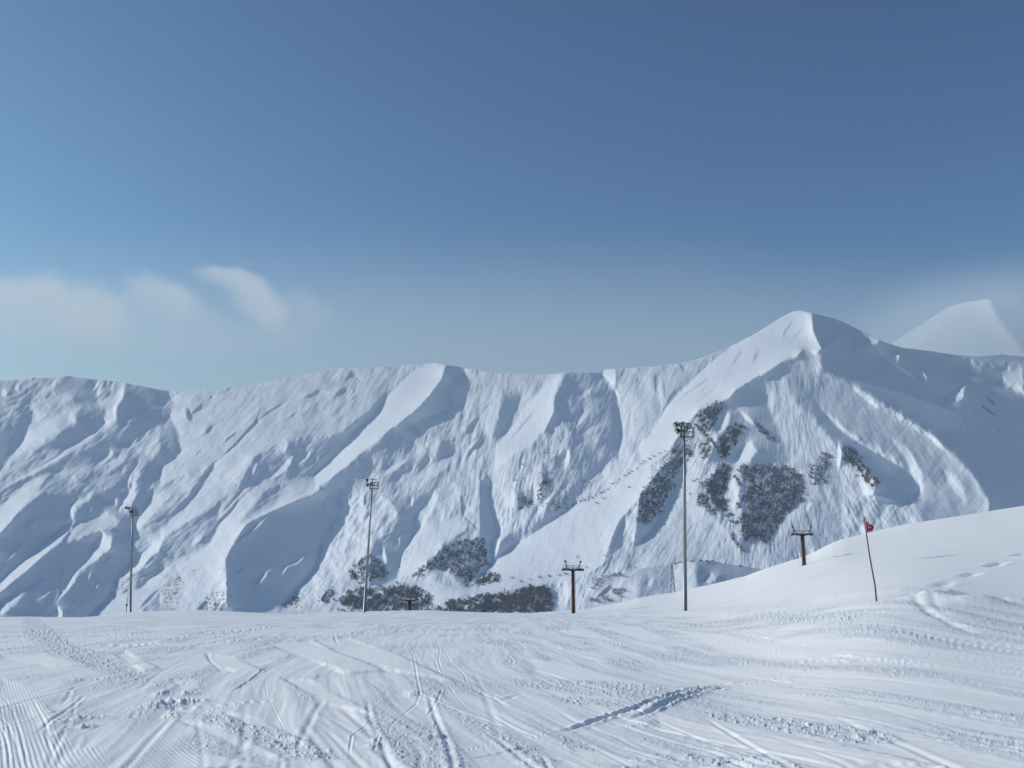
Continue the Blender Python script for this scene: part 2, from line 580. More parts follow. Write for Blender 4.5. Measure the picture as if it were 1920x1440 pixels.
# ------------------------------------------------------------------ the mountain across the valley
CREST = [(-400, 745), (-200, 728), (0, 713), (40, 712), (60, 708), (90, 708), (130, 705), (165, 710), (190, 712), (235, 718), (300, 731), (330, 734), (360, 732), (400, 730), (420, 729), (424, 726), (440, 726), (444, 729),
         (480, 722), (540, 709), (600, 698), (640, 690), (680, 690), (740, 686), (790, 683), (815, 680), (840, 684), (864, 688), (880, 691), (905, 694), (930, 700), (975, 700), (1010, 703), (1040, 701),
         (1062, 697), (1120, 699), (1140, 692), (1155, 691), (1180, 690), (1240, 686), (1290, 679), (1320, 670), (1345, 660), (1380, 645), (1400, 634), (1420, 624), (1446, 607), (1470, 592), (1488, 584), (1500, 582), (1530, 588),
         (1560, 596), (1580, 603), (1610, 618), (1640, 633), (1665, 644), (1690, 651), (1740, 657), (1790, 665), (1830, 668), (1880, 664), (1920, 668), (2050, 672), (2400, 700)]
P_, L_ = 'P', 'L'
ST = [
 # broad tone of each flank first, then its ribs and hollows
 (P_,'N',-.5,1,80,[(-420,650),(330,650),(330,1320),(-420,1320)]),
 (P_,'N',0.1,1,80,[(330,650),(640,650),(640,1320),(330,1320)]),
 # A: upper left shoulder
 (L_,'A',.5,.6,70,[(30,240),(60,330)]), (L_,'A',.4,.6,60,[(180,190),(200,270)]), (L_,'A',.35,.6,30,[(620,150),(590,260)]),
 (P_,'A',.35,.8,60,[(250,400),(700,290),(830,300),(760,400),(1080,390),(1300,300),(1400,190),(1380,330),(1310,440),(1300,600),(1200,650),(1140,560),(1240,470),(1000,450),(830,500),(880,600),(700,680),(600,780),(400,900),(100,1080),(0,1240),(0,1150),(180,930),(300,650),(400,520)]),
 (L_,'A',.6,.5,140,[(740,520),(560,640),(400,760),(220,900),(100,1050)]),
 (L_,'A',.35,.6,28,[(0,470),(180,430)]), (L_,'A',.35,.6,28,[(0,560),(150,530)]),
 (P_,'A',-1,.25,50,[(770,100),(1010,130),(1080,300),(1070,390),(850,380),(840,310),(700,290),(600,250),(700,120)]),
 (L_,'A',.8,.3,14,[(1130,140),(1050,250)]), (L_,'A',.8,.3,12,[(1220,150),(1195,220)]), (L_,'A',.6,.3,16,[(1170,140),(1110,250),(1110,350)]), (L_,'A',.7,.3,12,[(1290,150),(1240,280)]),
 (P_,'A',-1,.25,30,[(1420,190),(1850,260),(1920,330),(1800,450),(1600,460),(1540,500),(1400,500),(1330,600),(1330,440),(1390,340)]),
 (L_,'A',.9,.2,42,[(1390,190),(1360,330),(1290,430),(1290,560),(1260,620)]),
 (L_,'A',.4,.5,15,[(1600,480),(1720,450),(1870,450)]),
 (P_,'A',-1,.3,50,[(-200,680),(290,680),(220,880),(120,980),(20,1120),(-200,1300)]),
 (P_,'A',-.95,.35,40,[(860,560),(1120,560),(1180,620),(1060,720),(1000,780),(900,830),(800,870),(700,860),(620,870),(560,840),(640,790),(740,690),(880,680)]),
 (L_,'A',.7,.5,55,[(1280,620),(1120,700),(1000,790),(850,860),(760,930),(560,1080),(350,1180),(150,1280),(-100,1420)]),
 (L_,'A',-1,.2,14,[(780,870),(700,960),(560,1040),(430,1120),(280,1210)]),
 (L_,'A',.95,.2,16,[(790,895),(690,990),(550,1066),(420,1146),(300,1216),(0,1360)]),
 (L_,'A',.5,.5,60,[(960,820),(820,900),(700,970)]),
 (P_,'A',-.9,.35,40,[(950,930),(1180,820),(1350,840),(1390,870),(1350,960),(1290,940),(1200,920),(1150,970),(1020,1090),(860,1140),(540,1180),(420,1240),(380,1190),(520,1110),(700,1010)]),
 (P_,'A',-1,.35,40,[(1560,520),(1870,480),(1870,620),(1720,670),(1500,790),(1400,850),(1330,830),(1400,720)]),
 (L_,'A',.3,.5,28,[(1480,560),(1400,640)]), (L_,'A',.65,.4,60,[(1270,940),(1200,1010)]),
 (L_,'A',.25,.6,90,[(1450,930),(1380,1010),(1250,1110),(1220,1180)]),
 (L_,'A',.9,.2,16,[(1390,920),(1330,1030),(1200,1090),(1140,1180)]),
 (L_,'A',.25,.6,70,[(1570,1120),(1520,1250),(1500,1400)]),
 (L_,'A',-.9,.3,26,[(1500,1000),(1530,1060),(1440,1180),(1410,1300),(1380,1440)]),
 (L_,'A',.9,.2,18,[(1580,1000),(1570,1080),(1470,1200),(1450,1300),(1420,1440)]),
 (P_,'A',.25,1,60,[(1650,700),(1900,620),(1920,900),(1700,1000),(1560,950),(1450,900),(1480,800)]),
 (L_,'A',-.8,.5,24,[(1650,740),(1530,830)]),
 (P_,'A',-.85,.5,40,[(1650,1050),(1850,1000),(1800,1150),(1780,1260),(1700,1330),(1600,1440),(1500,1440),(1530,1300),(1620,1150)]),
 (L_,'A',.6,.4,15,[(1720,1290),(1700,1340)]),
 (L_,'A',.45,.5,100,[(600,1180),(800,1170),(1050,1160)]), (L_,'A',.55,.5,100,[(560,1190),(420,1280),(250,1380),(100,1440)]),
 (L_,'A',.4,.5,50,[(600,1250),(1000,1290),(1350,1290)]), (L_,'A',-.8,.4,45,[(600,1400),(850,1400)]),
 (L_,'A',-.8,.4,30,[(0,1420),(100,1350),(220,1310)]), (L_,'A',-.6,.3,14,[(640,1235),(820,1205),(1000,1210)]),
 # B: lower left
 (P_,'B',-1.4,.25,60,[(-300,480),(0,490),(420,60),(1000,0),(1400,0),(1350,250),(1500,300),(1500,450),(1480,830),(1300,1000),(1250,1170),(1000,1420),(1000,1700),(-300,1700)]),
 (P_,'B',.65,.4,24,[(-200,300),(0,170),(120,80),(280,0),(480,0),(430,60),(290,140),(170,280),(100,370),(0,480),(-200,620)]),
 (L_,'B',-.5,.3,9,[(300,100),(370,70),(420,56)]),
 (L_,'B',.6,.3,12,[(235,520),(220,610),(170,700),(100,770),(70,820)]), (L_,'B',-.4,.5,50,[(250,350),(340,380),(400,300)]),
 (P_,'B',.8,.3,16,[(780,360),(850,350),(800,430),(700,560),(500,720),(300,900),(120,1040),(0,1150),(-200,1270),(-200,1180),(0,1040),(100,930),(300,760),(500,600),(680,450)]),
 (L_,'B',.1,.3,9,[(430,750),(330,800),(200,900)]),
 (P_,'B',.2,.7,60,[(830,120),(960,90),(1000,40),(1040,20),(1000,120),(850,180),(830,320),(760,300),(800,180)]),
 (P_,'B',.3,.7,45,[(730,580),(830,410),(920,330),(1040,320),(1200,240),(1340,320),(1340,390),(1100,470),(900,540)]),
 (L_,'B',.6,.4,18,[(1000,420),(1080,370)]), (L_,'B',.7,.3,16,[(1030,190),(1000,240)]), (L_,'B',.5,.3,10,[(960,100),(850,130),(800,200)]),
 (L_,'B',.9,.2,15,[(1420,0),(1400,110),(1350,210),(1350,300)]),
 (P_,'B',.35,.5,30,[(1430,0),(1560,20),(1500,120),(1380,190)]), (P_,'B',.2,.6,40,[(1230,110),(1330,60),(1350,150),(1310,170)]),
 (P_,'B',-.9,.3,24,[(1560,40),(1700,20),(1640,180),(1580,300),(1500,440),(1450,250),(1500,120)]),
 (P_,'B',.45,.8,18,[(1720,0),(1920,0),(1920,60),(1800,180),(1700,300),(1600,400),(1510,450),(1540,330),(1640,200),(1680,80)]),
 (P_,'B',.4,.8,40,[(1000,760),(1050,620),(1150,480),(1270,520),(1250,640),(1100,770),(960,860),(900,900),(840,1010),(760,1110),(700,1180),(680,1180),(800,980),(900,870)]),
 (L_,'B',.8,.3,10,[(1260,600),(1220,680)]), (L_,'B',.9,.3,12,[(870,960),(830,1030),(740,1130),(680,1200),(610,1300)]),
 (L_,'B',.45,1,70,[(640,1300),(700,1440)]), (L_,'B',.7,.3,10,[(720,890),(690,1020)]), (L_,'B',.7,.3,10,[(1020,920),(985,1010)]), (L_,'B',.7,.3,12,[(1110,1040),(1050,1140)]), (L_,'B',.7,.3,10,[(1230,740),(1180,810)]),
 (L_,'B',.5,.3,12,[(340,1240),(480,1200),(560,1130),(640,1110),(640,1170),(600,1260)]), (L_,'B',.3,.3,12,[(300,1110),(540,990)]),
 (P_,'B',.75,.3,10,[(1920,450),(1780,560),(1560,740),(1500,810),(1390,910),(1400,960),(1560,900),(1700,740),(1920,600)]),
 (P_,'B',.05,.8,40,[(0,1230),(200,1160),(280,1160),(200,1260),(0,1400)]),
 (P_,'B',.5,.4,10,[(1010,1420),(1150,1290),(1300,1190),(1480,1120),(1600,1080),(1700,980),(1800,900),(1920,850),(1920,1000),(1760,1180),(1600,1350),(1500,1600),(1010,1600)]),
 (L_,'B',-.8,.5,60,[(1500,970),(1700,870),(1850,740)]), (L_,'B',-.7,.6,40,[(1560,1330),(1700,1190),(1800,1100)]),
 # C, D: wide slope in the left middle
 (P_,'C',.45,.6,40,[(150,370),(430,360),(900,340),(1400,240),(1920,140),(1920,900),(1500,880),(1250,1000),(1100,1060),(950,1200),(800,1440),(500,1440),(450,1250),(0,1440),(0,1200),(200,900),(100,700),(150,500)]),
 (P_,'C',-.6,.7,50,[(0,560),(90,620),(200,860),(240,1060),(50,1200),(0,1190)]), (L_,'C',-.8,.4,60,[(300,560),(330,680),(350,730)]),
 (L_,'C',-.6,.4,26,[(490,520),(380,610),(330,680)]), (L_,'C',-.5,.6,50,[(590,760),(500,870)]), (L_,'C',.7,.3,24,[(440,380),(330,480),(220,660)]),
 (L_,'C',-.9,.2,16,[(880,840),(780,900),(700,980)]), (L_,'C',-.7,.3,10,[(480,1040),(380,1105)]), (L_,'C',-.6,.3,10,[(600,430),(540,470)]),
 (L_,'C',.85,.25,30,[(1150,700),(1010,840),(890,980),(770,1090),(610,1210),(550,1320),(510,1440)]),
 (L_,'C',-1,.2,17,[(1130,550),(1105,640),(1065,740),(955,850),(855,970),(735,1080),(620,1170)]),
 (L_,'C',-1,.2,44,[(620,1180),(520,1300),(440,1440)]),
 (L_,'C',-.85,.2,12,[(1380,520),(1280,580),(1180,640),(1130,700)]), (L_,'C',.75,.2,10,[(1600,420),(1400,530),(1200,622)]),
 (L_,'C',-.7,.2,10,[(1550,600),(1450,690)]), (L_,'C',-.7,.4,34,[(1820,360),(1710,420),(1600,460)]), (L_,'C',-.8,.4,50,[(1900,320),(1860,400)]),
 (L_,'C',-.15,.3,40,[(1500,660),(1900,600)]), (L_,'C',-.1,.3,40,[(1400,860),(1920,790)]), (L_,'C',-.8,.2,12,[(730,360),(830,345)]),
 (P_,'C',-.8,.9,40,[(1400,1080),(1450,950),(1650,890),(1920,900),(1920,1180),(1700,1330),(1600,1440),(1050,1440),(900,1440),(1000,1200),(1100,1080),(1280,1040)]),
 (L_,'C',.6,.4,22,[(1420,980),(1400,1070)]), (L_,'C',.7,.4,24,[(1700,1050),(1650,1130),(1550,1200)]), (L_,'C',.35,.9,70,[(1500,1100),(1400,1250),(1200,1400)]), (L_,'C',.3,.9,30,[(1100,1160),(1000,1400)]),
 (P_,'D',.35,.6,45,[(500,0),(900,0),(700,200),(500,330),(350,450),(150,560),(0,720),(0,560),(200,420),(350,250),(450,100)]),
 (L_,'D',-.9,.4,55,[(440,0),(350,180),(200,330),(60,450)]),
 (P_,'D',-.75,.7,35,[(60,640),(250,500),(560,330),(680,230),(650,420),(620,560),(560,700),(420,800),(250,870),(0,900),(0,740)]),
 (L_,'D',.35,.9,70,[(480,600),(350,750)]), (L_,'D',.6,.5,26,[(420,370),(250,490),(80,600)]),
 (P_,'D',.4,.6,18,[(1130,20),(1400,0),(1920,0),(1800,80),(1650,180),(1300,330),(1000,470),(900,600),(800,700),(720,850),(700,960),(620,1130),(450,1370),(200,1440),(0,1440),(0,1080),(200,970),(380,850),(560,740),(620,600),(700,470),(850,280)]),
 (P_,'D',-.35,.9,30,[(1000,330),(1200,100),(1400,60),(1300,260),(1100,400),(900,480)]),
 (L_,'D',-1,.2,12,[(1000,0),(870,160),(780,280),(640,420)]), (L_,'D',.85,.2,10,[(1020,20),(900,160),(800,290),(680,410)]),
 (L_,'D',-.9,.3,34,[(900,190),(800,340),(660,470),(590,600),(540,700)]),
 (L_,'D',.95,.2,15,[(1140,30),(920,220),(835,330),(705,480),(635,590),(585,710)]),
 (P_,'D',-1.6,.2,18,[(1920,60),(1700,180),(1450,270),(1250,350),(980,490),(880,640),(760,830),(740,900),(760,1440),(1400,1440),(1700,1100),(1850,700),(1920,560)]),
 (L_,'D',.9,.2,34,[(1910,10),(1700,140),(1500,212),(1350,285),(1180,375),(1000,445)]), (L_,'D',.8,.3,34,[(950,500),(850,620),(750,760)]),
 (L_,'D',-.1,.2,40,[(1220,400),(1020,580),(820,740)]), (L_,'D',.6,.3,14,[(830,1050),(960,990)]), (L_,'D',.8,.3,16,[(720,950),(660,1080),(600,1170)]),
 (L_,'D',.45,.8,44,[(1220,1000),(1150,1100),(1080,1200)]), (L_,'D',.35,.6,28,[(1660,830),(1540,930),(1420,970),(1370,1090)]), (L_,'D',.4,.3,22,[(1890,160),(1870,320)]),
 (L_,'D',.6,.2,10,[(1810,1080),(1750,1130)]),
 (P_,'D',.35,1.3,28,[(1920,600),(1830,750),(1750,1000),(1550,1200),(1400,1440),(1920,1440)]),
 # E, F: the great bright rib and what lies right of it
 (P_,'E',.35,.6,40,[(0,180),(240,110),(600,120),(1300,60),(1250,150),(900,280),(700,440),(640,600),(500,720),(400,830),(150,870),(0,880)]),
 (L_,'E',-.5,.9,70,[(200,250),(350,200),(440,260)]), (L_,'E',-.6,.9,60,[(150,450),(320,330)]), (L_,'E',-.9,.2,10,[(430,430),(340,480)]), (L_,'E',-.9,.2,14,[(410,345),(350,420)]),
 (P_,'E',-.85,.4,22,[(660,470),(720,440),(640,620),(400,820),(340,940),(200,1080),(0,1250),(0,920),(250,850),(400,720),(560,600)]),
 (P_,'E',0.0,1,60,[(1600,120),(1920,200),(1920,1440),(800,1440),(1100,1280),(1350,1160),(1550,980),(1650,900),(1560,700),(1500,600),(1420,240)]),
 (P_,'E',-.65,.9,60,[(560,1040),(800,830),(1000,900),(1060,960),(1040,1060),(1300,1100),(1350,960),(1520,900),(1500,1100),(1250,1200),(1100,1230),(880,1380),(750,1400),(600,1300),(200,1440),(0,1440),(300,1230)]),
 (P_,'E',-1,.15,36,[(1430,80),(1590,110),(1610,220),(1420,240),(1480,480),(1490,560),(1350,620),(1060,720),(1100,860),(950,800),(850,800),(1050,640),(1200,500),(1350,280)]),
 (P_,'E',.9,.15,11,[(1300,60),(1410,80),(1370,250),(1230,420),(1100,560),(960,680),(800,800),(620,950),(500,1040),(300,1220),(100,1380),(-60,1480),(-60,1310),(180,1120),(330,930),(420,800),(620,640),(740,450),(900,280),(1100,120)]),
 (L_,'E',.9,.2,16,[(1410,250),(1480,380),(1500,520),(1520,600),(1500,660)]),
 (L_,'E',.5,.2,14,[(1060,745),(1300,765),(1480,735),(1540,690)]), (L_,'E',-.9,.2,14,[(1110,795),(1300,800),(1500,785)]), (L_,'E',.3,.2,14,[(1120,820),(1400,830)]),
 (L_,'E',.6,.5,18,[(1100,880),(1040,980)]), (L_,'E',.7,.5,20,[(1230,1090),(1250,1160),(1150,1280)]), (L_,'E',-.8,.5,18,[(1130,980),(1260,1060)]),
 (L_,'E',.85,.3,22,[(1800,890),(1700,1000),(1620,1120),(1580,1280)]), (L_,'E',.6,.5,44,[(1760,830),(1700,920)]), (L_,'E',-.8,.4,30,[(1840,850),(1780,960),(1680,1060),(1640,1180)]),
 (L_,'E',.5,.5,34,[(1680,560),(1620,740)]), (L_,'E',-.7,.5,44,[(1750,700),(1650,860)]), (L_,'E',-.9,.4,44,[(1860,1300),(1920,1440)]), (L_,'E',.3,.5,60,[(1640,130),(1700,230),(1860,180)]),
 (L_,'E',.25,.4,60,[(700,1320),(900,1200),(1000,1120)]), (L_,'E',.3,.4,70,[(900,1420),(1200,1320),(1450,1200)]),
 (P_,'F',-.95,.2,26,[(0,80),(250,60),(230,300),(120,600),(20,720),(0,730)]),
 (L_,'F',.5,.2,26,[(80,180),(70,320)]),
 (P_,'F',.45,1.4,18,[(260,60),(500,130),(520,300),(620,250),(700,170),(760,230),(740,360),(650,480),(600,700),(560,860),(400,950),(300,1100),(0,1300),(20,750),(130,600),(240,300)]),
 (L_,'F',-.7,.5,14,[(370,130),(300,260)]), (L_,'F',-.7,.5,30,[(510,150),(500,300)]),
 (P_,'F',-.8,.5,36,[(760,200),(1250,140),(1200,280),(1050,400),(1080,540),(1000,740),(920,840),(880,1060),(820,1140),(560,1180),(560,860),(620,680),(800,600),(900,400)]),
 (L_,'F',.45,.5,34,[(1050,180),(1030,300)]), (L_,'F',.5,.5,34,[(850,350),(840,460)]), (L_,'F',.6,.5,44,[(700,740),(730,880),(740,980)]), (L_,'F',.85,.3,16,[(950,560),(880,660),(900,750)]), (L_,'F',.4,.5,14,[(680,690),(800,630)]),
 (P_,'F',.55,.5,26,[(1290,150),(1330,180),(1260,360),(1180,470),(1300,460),(1500,450),(1660,520),(1560,640),(1400,700),(1350,830),(1160,960),(1040,1080),(880,1100),(900,950),(920,850),(1000,740),(1080,560),(1150,480),(1200,330)]),
 (L_,'F',.9,.3,22,[(1310,160),(1250,340),(1150,500),(1060,640),(940,820),(890,980)]),
 (L_,'F',-.5,.4,40,[(1650,580),(1500,660)]), (L_,'F',.3,.5,60,[(1500,200),(1480,350)]), (L_,'F',-.8,.4,26,[(1620,50),(1590,180),(1600,400),(1720,500),(1840,640)]), (L_,'F',.9,.3,16,[(1640,360),(1610,450)]),
 (P_,'F',-.75,.6,28,[(1400,700),(1850,640),(1900,900),(1900,1000),(1600,1180),(1500,1100),(1450,1000),(1200,1000),(1200,900),(1330,830)]),
 # G, H: head of the central bowl
 (P_,'G',.3,.6,45,[(0,180),(800,190),(940,170),(830,400),(820,480),(780,650),(640,920),(540,1010),(400,1150),(200,1440),(100,1440),(80,900),(0,700)]),
 (P_,'G',-.55,.4,40,[(260,400),(480,420),(400,600),(250,830),(130,920),(200,700)]),
 (P_,'G',.75,.3,20,[(930,180),(830,460),(820,620),(700,840),(600,950),(400,1080),(150,1300),(180,980),(350,800),(500,560),(700,330)]),
 (L_,'G',-.8,.3,14,[(330,740),(230,860),(150,970)]), (L_,'G',-.6,.2,9,[(150,490),(80,545),(40,610)]), (L_,'G',.2,.3,30,[(640,560),(480,760),(300,960)]),
 (P_,'G',-.75,.7,26,[(970,180),(1340,180),(1530,420),(1560,640),(1590,780),(1570,950),(1560,1080),(1400,1230),(1200,1400),(700,1440),(700,1200),(960,1050),(1040,850),(900,700),(700,860),(830,640),(850,440),(900,330)]),
 (L_,'G',.3,.6,66,[(1250,350),(1150,450)]), (L_,'G',.2,.6,56,[(1200,620),(1100,760)]), (L_,'G',.1,.6,66,[(1350,780),(1150,860)]), (L_,'G',.15,.6,44,[(1080,930),(1400,940)]), (L_,'G',0,.6,60,[(760,740),(900,820)]),
 (L_,'G',.5,.6,54,[(1000,1000),(980,1180),(960,1300)]), (L_,'G',-.1,.6,50,[(700,1180),(880,1220)]),
 (L_,'G',-1,.2,36,[(870,480),(850,640)]), (L_,'G',-1,.3,44,[(1500,450),(1500,600),(1540,800),(1540,960)]),
 (L_,'G',1.1,.1,13,[(832,470),(805,640),(725,820),(620,940)]),
 (P_,'G',.9,.15,8,[(1350,190),(1420,130),(1520,120),(1530,280),(1500,330),(1420,230)]), (L_,'G',.9,.15,24,[(1500,330),(1560,440),(1578,560),(1562,640)]),
 (P_,'G',.35,.7,14,[(1530,130),(1920,120),(1920,820),(1640,1080),(1560,1080),(1580,950),(1600,760),(1575,640),(1565,430)]),
 (L_,'G',-.6,.2,12,[(1780,220),(1750,300)]), (L_,'G',-.3,.2,20,[(1700,560),(1640,900)]),
 (P_,'G',.55,.9,12,[(1920,870),(1640,1070),(1400,1250),(1250,1440),(1920,1440)]),
 (P_,'H',.3,1.1,36,[(100,0),(650,0),(640,260),(700,280),(640,480),(500,520),(400,620),(200,620),(180,480),(100,250)]),
 (P_,'H',-.95,.25,13,[(0,0),(90,0),(130,330),(180,500),(190,640),(140,700),(120,950),(0,1080)]),
 (L_,'H',.9,.3,14,[(130,250),(170,400),(180,480)]), (P_,'H',.8,.2,8,[(140,690),(240,650),(190,850),(130,920)]), (P_,'H',-.9,.15,8,[(250,660),(330,620),(420,700),(180,880)]),
 (P_,'H',-.5,1,36,[(420,130),(620,100),(600,280),(430,300)]), (P_,'H',-.55,1,36,[(700,30),(1000,0),(1350,0),(1060,220),(960,350),(700,470),(760,290)]),
 (L_,'H',.7,.4,44,[(850,120),(720,280),(640,420),(620,500)]),
 (P_,'H',.9,.3,12,[(0,1080),(180,890),(450,700),(800,460),(1050,290),(1400,140),(1650,0),(1920,0),(1920,60),(1800,200),(1580,440),(1500,640),(1450,760),(1400,920),(1100,1160),(750,1170),(500,1180),(0,1200)]),
 (P_,'H',.15,1,36,[(1800,200),(1920,80),(1920,1000),(1400,1000),(1430,830),(1560,500)]),
 (L_,'H',-.5,.6,30,[(1600,420),(1540,560),(1440,820)]), (L_,'H',.4,.6,30,[(1700,600),(1600,820)]),
 (P_,'H',-.95,.2,16,[(1800,190),(1900,90),(1920,600),(1780,760),(1760,560)]),
 (P_,'H',.6,.3,10,[(0,1200),(500,1180),(850,1160),(600,1200),(300,1240),(0,1300)]),
 (P_,'H',-.5,.3,10,[(0,1310),(500,1190),(850,1180),(880,1440),(0,1440)]),
 (P_,'H',.4,1,28,[(880,1180),(1400,1000),(1920,960),(1920,1440),(880,1440)]),
 (P_,'F',.65,.3,12,[(540,1190),(800,1160),(1000,1130),(1250,1130),(1450,1190),(1640,1220),(1920,1205),(1920,1260),(1600,1290),(1500,1340),(1360,1360),(1240,1440),(1200,1440),(1280,1300),(1100,1200),(900,1170)]),
 # I, J, K: the peak, its lit ridge and its shaded flank
 (P_,'I',.3,.6,18,[(0,540),(440,500),(800,380),(500,640),(230,900),(180,1020),(0,1250)]),
 (L_,'I',.7,.2,24,[(190,600),(175,750),(200,900),(180,1020)]), (L_,'I',-.5,.2,16,[(135,600),(140,850)]), (L_,'I',-.4,.2,14,[(215,700),(225,860)]), (L_,'I',-.6,.3,28,[(350,540),(400,600)]), (L_,'I',-.5,.3,22,[(330,760),(240,880)]),
 (P_,'I',.95,.2,9,[(1430,40),(1530,100),(1550,150),(1560,250),(1640,410),(1570,440),(1460,410),(1400,480),(1290,500),(1200,570),(1060,650),(870,760),(800,850),(640,900),(540,940),(490,1000),(300,1250),(240,1350),(100,1440),(0,1440),(0,1240),(150,1080),(240,920),(350,800),(500,650),(700,470),(900,310),(1150,160),(1380,50)]),
 (L_,'I',.2,.2,14,[(1390,130),(1310,240),(1270,330)]), (L_,'I',.35,.2,12,[(1500,190),(1380,300)]), (L_,'I',.45,.2,34,[(1070,400),(1000,560)]), (L_,'I',.3,.2,14,[(930,400),(820,560)]),
 (L_,'I',-.3,.2,16,[(380,740),(280,830),(235,900)]), (L_,'I',.1,.2,14,[(660,640),(400,820),(300,890)]), (L_,'I',.3,.2,12,[(700,740),(500,880)]), (L_,'I',-.6,.2,10,[(120,1140),(20,1220)]), (L_,'I',-.3,.2,8,[(580,760),(545,800)]),
 (P_,'I',-1.6,.08,7,[(1545,60),(1700,80),(1920,160),(1920,480),(1580,445),(1640,405),(1600,330),(1560,240)]),
 (P_,'I',-.3,.15,50,[(1650,230),(1800,280),(1700,380),(1640,380)]),
 (P_,'I',-.85,.45,9,[(1460,415),(1600,450),(1920,490),(1920,1440),(600,1440),(700,1200),(560,950),(700,890),(810,850),(870,770),(1060,660),(1190,590),(1300,505),(1400,490)]),
 (L_,'I',.05,.15,16,[(1600,430),(1850,455)]),
 (P_,'I',-.25,.7,50,[(1050,680),(1300,650),(1400,900),(1560,1000),(1700,1150),(1780,1300),(1780,1440),(1350,1440),(1250,1150),(1150,900)]),
 (P_,'I',-.85,.2,36,[(880,770),(1020,770),(1150,950),(1250,1200),(1150,1200),(980,950),(850,880)]),
 (L_,'I',.35,.2,66,[(800,950),(760,1080),(700,1180)]), (P_,'I',.5,.2,50,[(900,1280),(1000,1240),(1060,1330),(960,1440),(860,1440)]), (L_,'I',.2,.3,40,[(900,960),(1040,1100)]),
 (P_,'I',-1,.2,36,[(1500,800),(1650,950),(1800,1150),(1920,1250),(1920,1440),(1800,1300),(1600,1080)]),
 (L_,'I',1,.2,12,[(1775,1260),(1795,1340),(1790,1400)]),
 (P_,'J',.3,.7,28,[(500,200),(640,150),(600,500),(780,640),(900,780),(1000,920),(1300,940),(1400,1060),(1100,1080),(500,1010),(0,1100),(0,900),(250,700),(400,450)]),
 (P_,'J',-.95,.2,26,[(90,440),(300,170),(440,60),(480,180),(420,330),(330,520),(230,700),(120,820),(40,880),(80,650)]),
 (P_,'J',-.55,.6,28,[(1020,140),(1500,200),(1560,300),(1560,480),(1350,650),(1300,850),(1050,830),(1000,640),(1000,400)]),
 (P_,'J',-.5,.6,28,[(720,270),(880,150),(920,250),(850,400),(850,600),(780,560),(720,450)]),
 (P_,'J',-.25,.6,40,[(1560,150),(1900,0),(1920,850),(1400,960),(1320,860),(1580,600)]),
 (L_,'J',.6,.3,44,[(930,250),(960,450),(900,600)]), (L_,'J',.6,.5,34,[(1640,460),(1590,580)]), (L_,'J',.2,.5,60,[(1000,960),(1300,1000)]),
 (P_,'K',-2.2,.06,60,[(100,90),(600,30),(700,-60),(1300,60),(1920,80),(3600,120),(3600,1900),(1600,1900),(1600,1440),(1450,1200),(1100,850),(800,650),(400,400),(100,250)]),
 (P_,'K',-.62,.4,110,[(150,350),(400,420),(700,620),(1000,820),(1300,1000),(1500,1250),(1600,1440),(1600,1900),(1000,1900),(980,1300),(850,1140),(600,950),(400,880),(100,600),(50,500)]),
 (L_,'K',.0,.7,90,[(700,850),(870,1000),(960,1200),(1020,1440)]), (L_,'K',.05,.7,100,[(1200,1150),(1350,1350),(1400,1440)]), (L_,'K',.05,.8,44,[(100,600),(300,800),(600,1010)]),
 (L_,'K',-.1,.8,34,[(400,440),(500,520),(680,640)]), (L_,'K',-.15,.8,44,[(900,760),(1080,860),(1250,1020)]),
 (P_,'K',-1.6,.1,13,[(260,900),(400,900),(620,1020),(860,1160),(980,1300),(960,1400),(800,1440),(560,1380),(600,1280),(450,1100)]),
 (L_,'K',.7,.5,26,[(250,900),(265,1000),(240,1200)]), (L_,'K',.5,.9,56,[(400,1220),(480,1300),(520,1420)]),
 (L_,'K',.15,.2,22,[(620,100),(740,200),(900,310),(1000,390)]), (P_,'K',-.3,.2,20,[(640,110),(800,110),(780,210)]), (L_,'K',-.2,.2,54,[(950,240),(1050,370)]),
 (P_,'K',-.2,.2,24,[(1210,480),(1380,400),(1380,500),(1310,540)]), (P_,'K',-.45,.4,60,[(1350,170),(1920,230),(1920,480),(1700,380),(1650,310),(1350,270)]), (L_,'K',.3,.3,22,[(1760,230),(1800,260)]),
]
DIRS = ([0, 500, 700, 900, 1100, 1300, 1450, 1600, 1900], [-.95, -.85, -.5, -.2, -.45, -.6, 0, .5, .8], [.75, .8, 1, 1, .9, 1, 1, 1, .9])


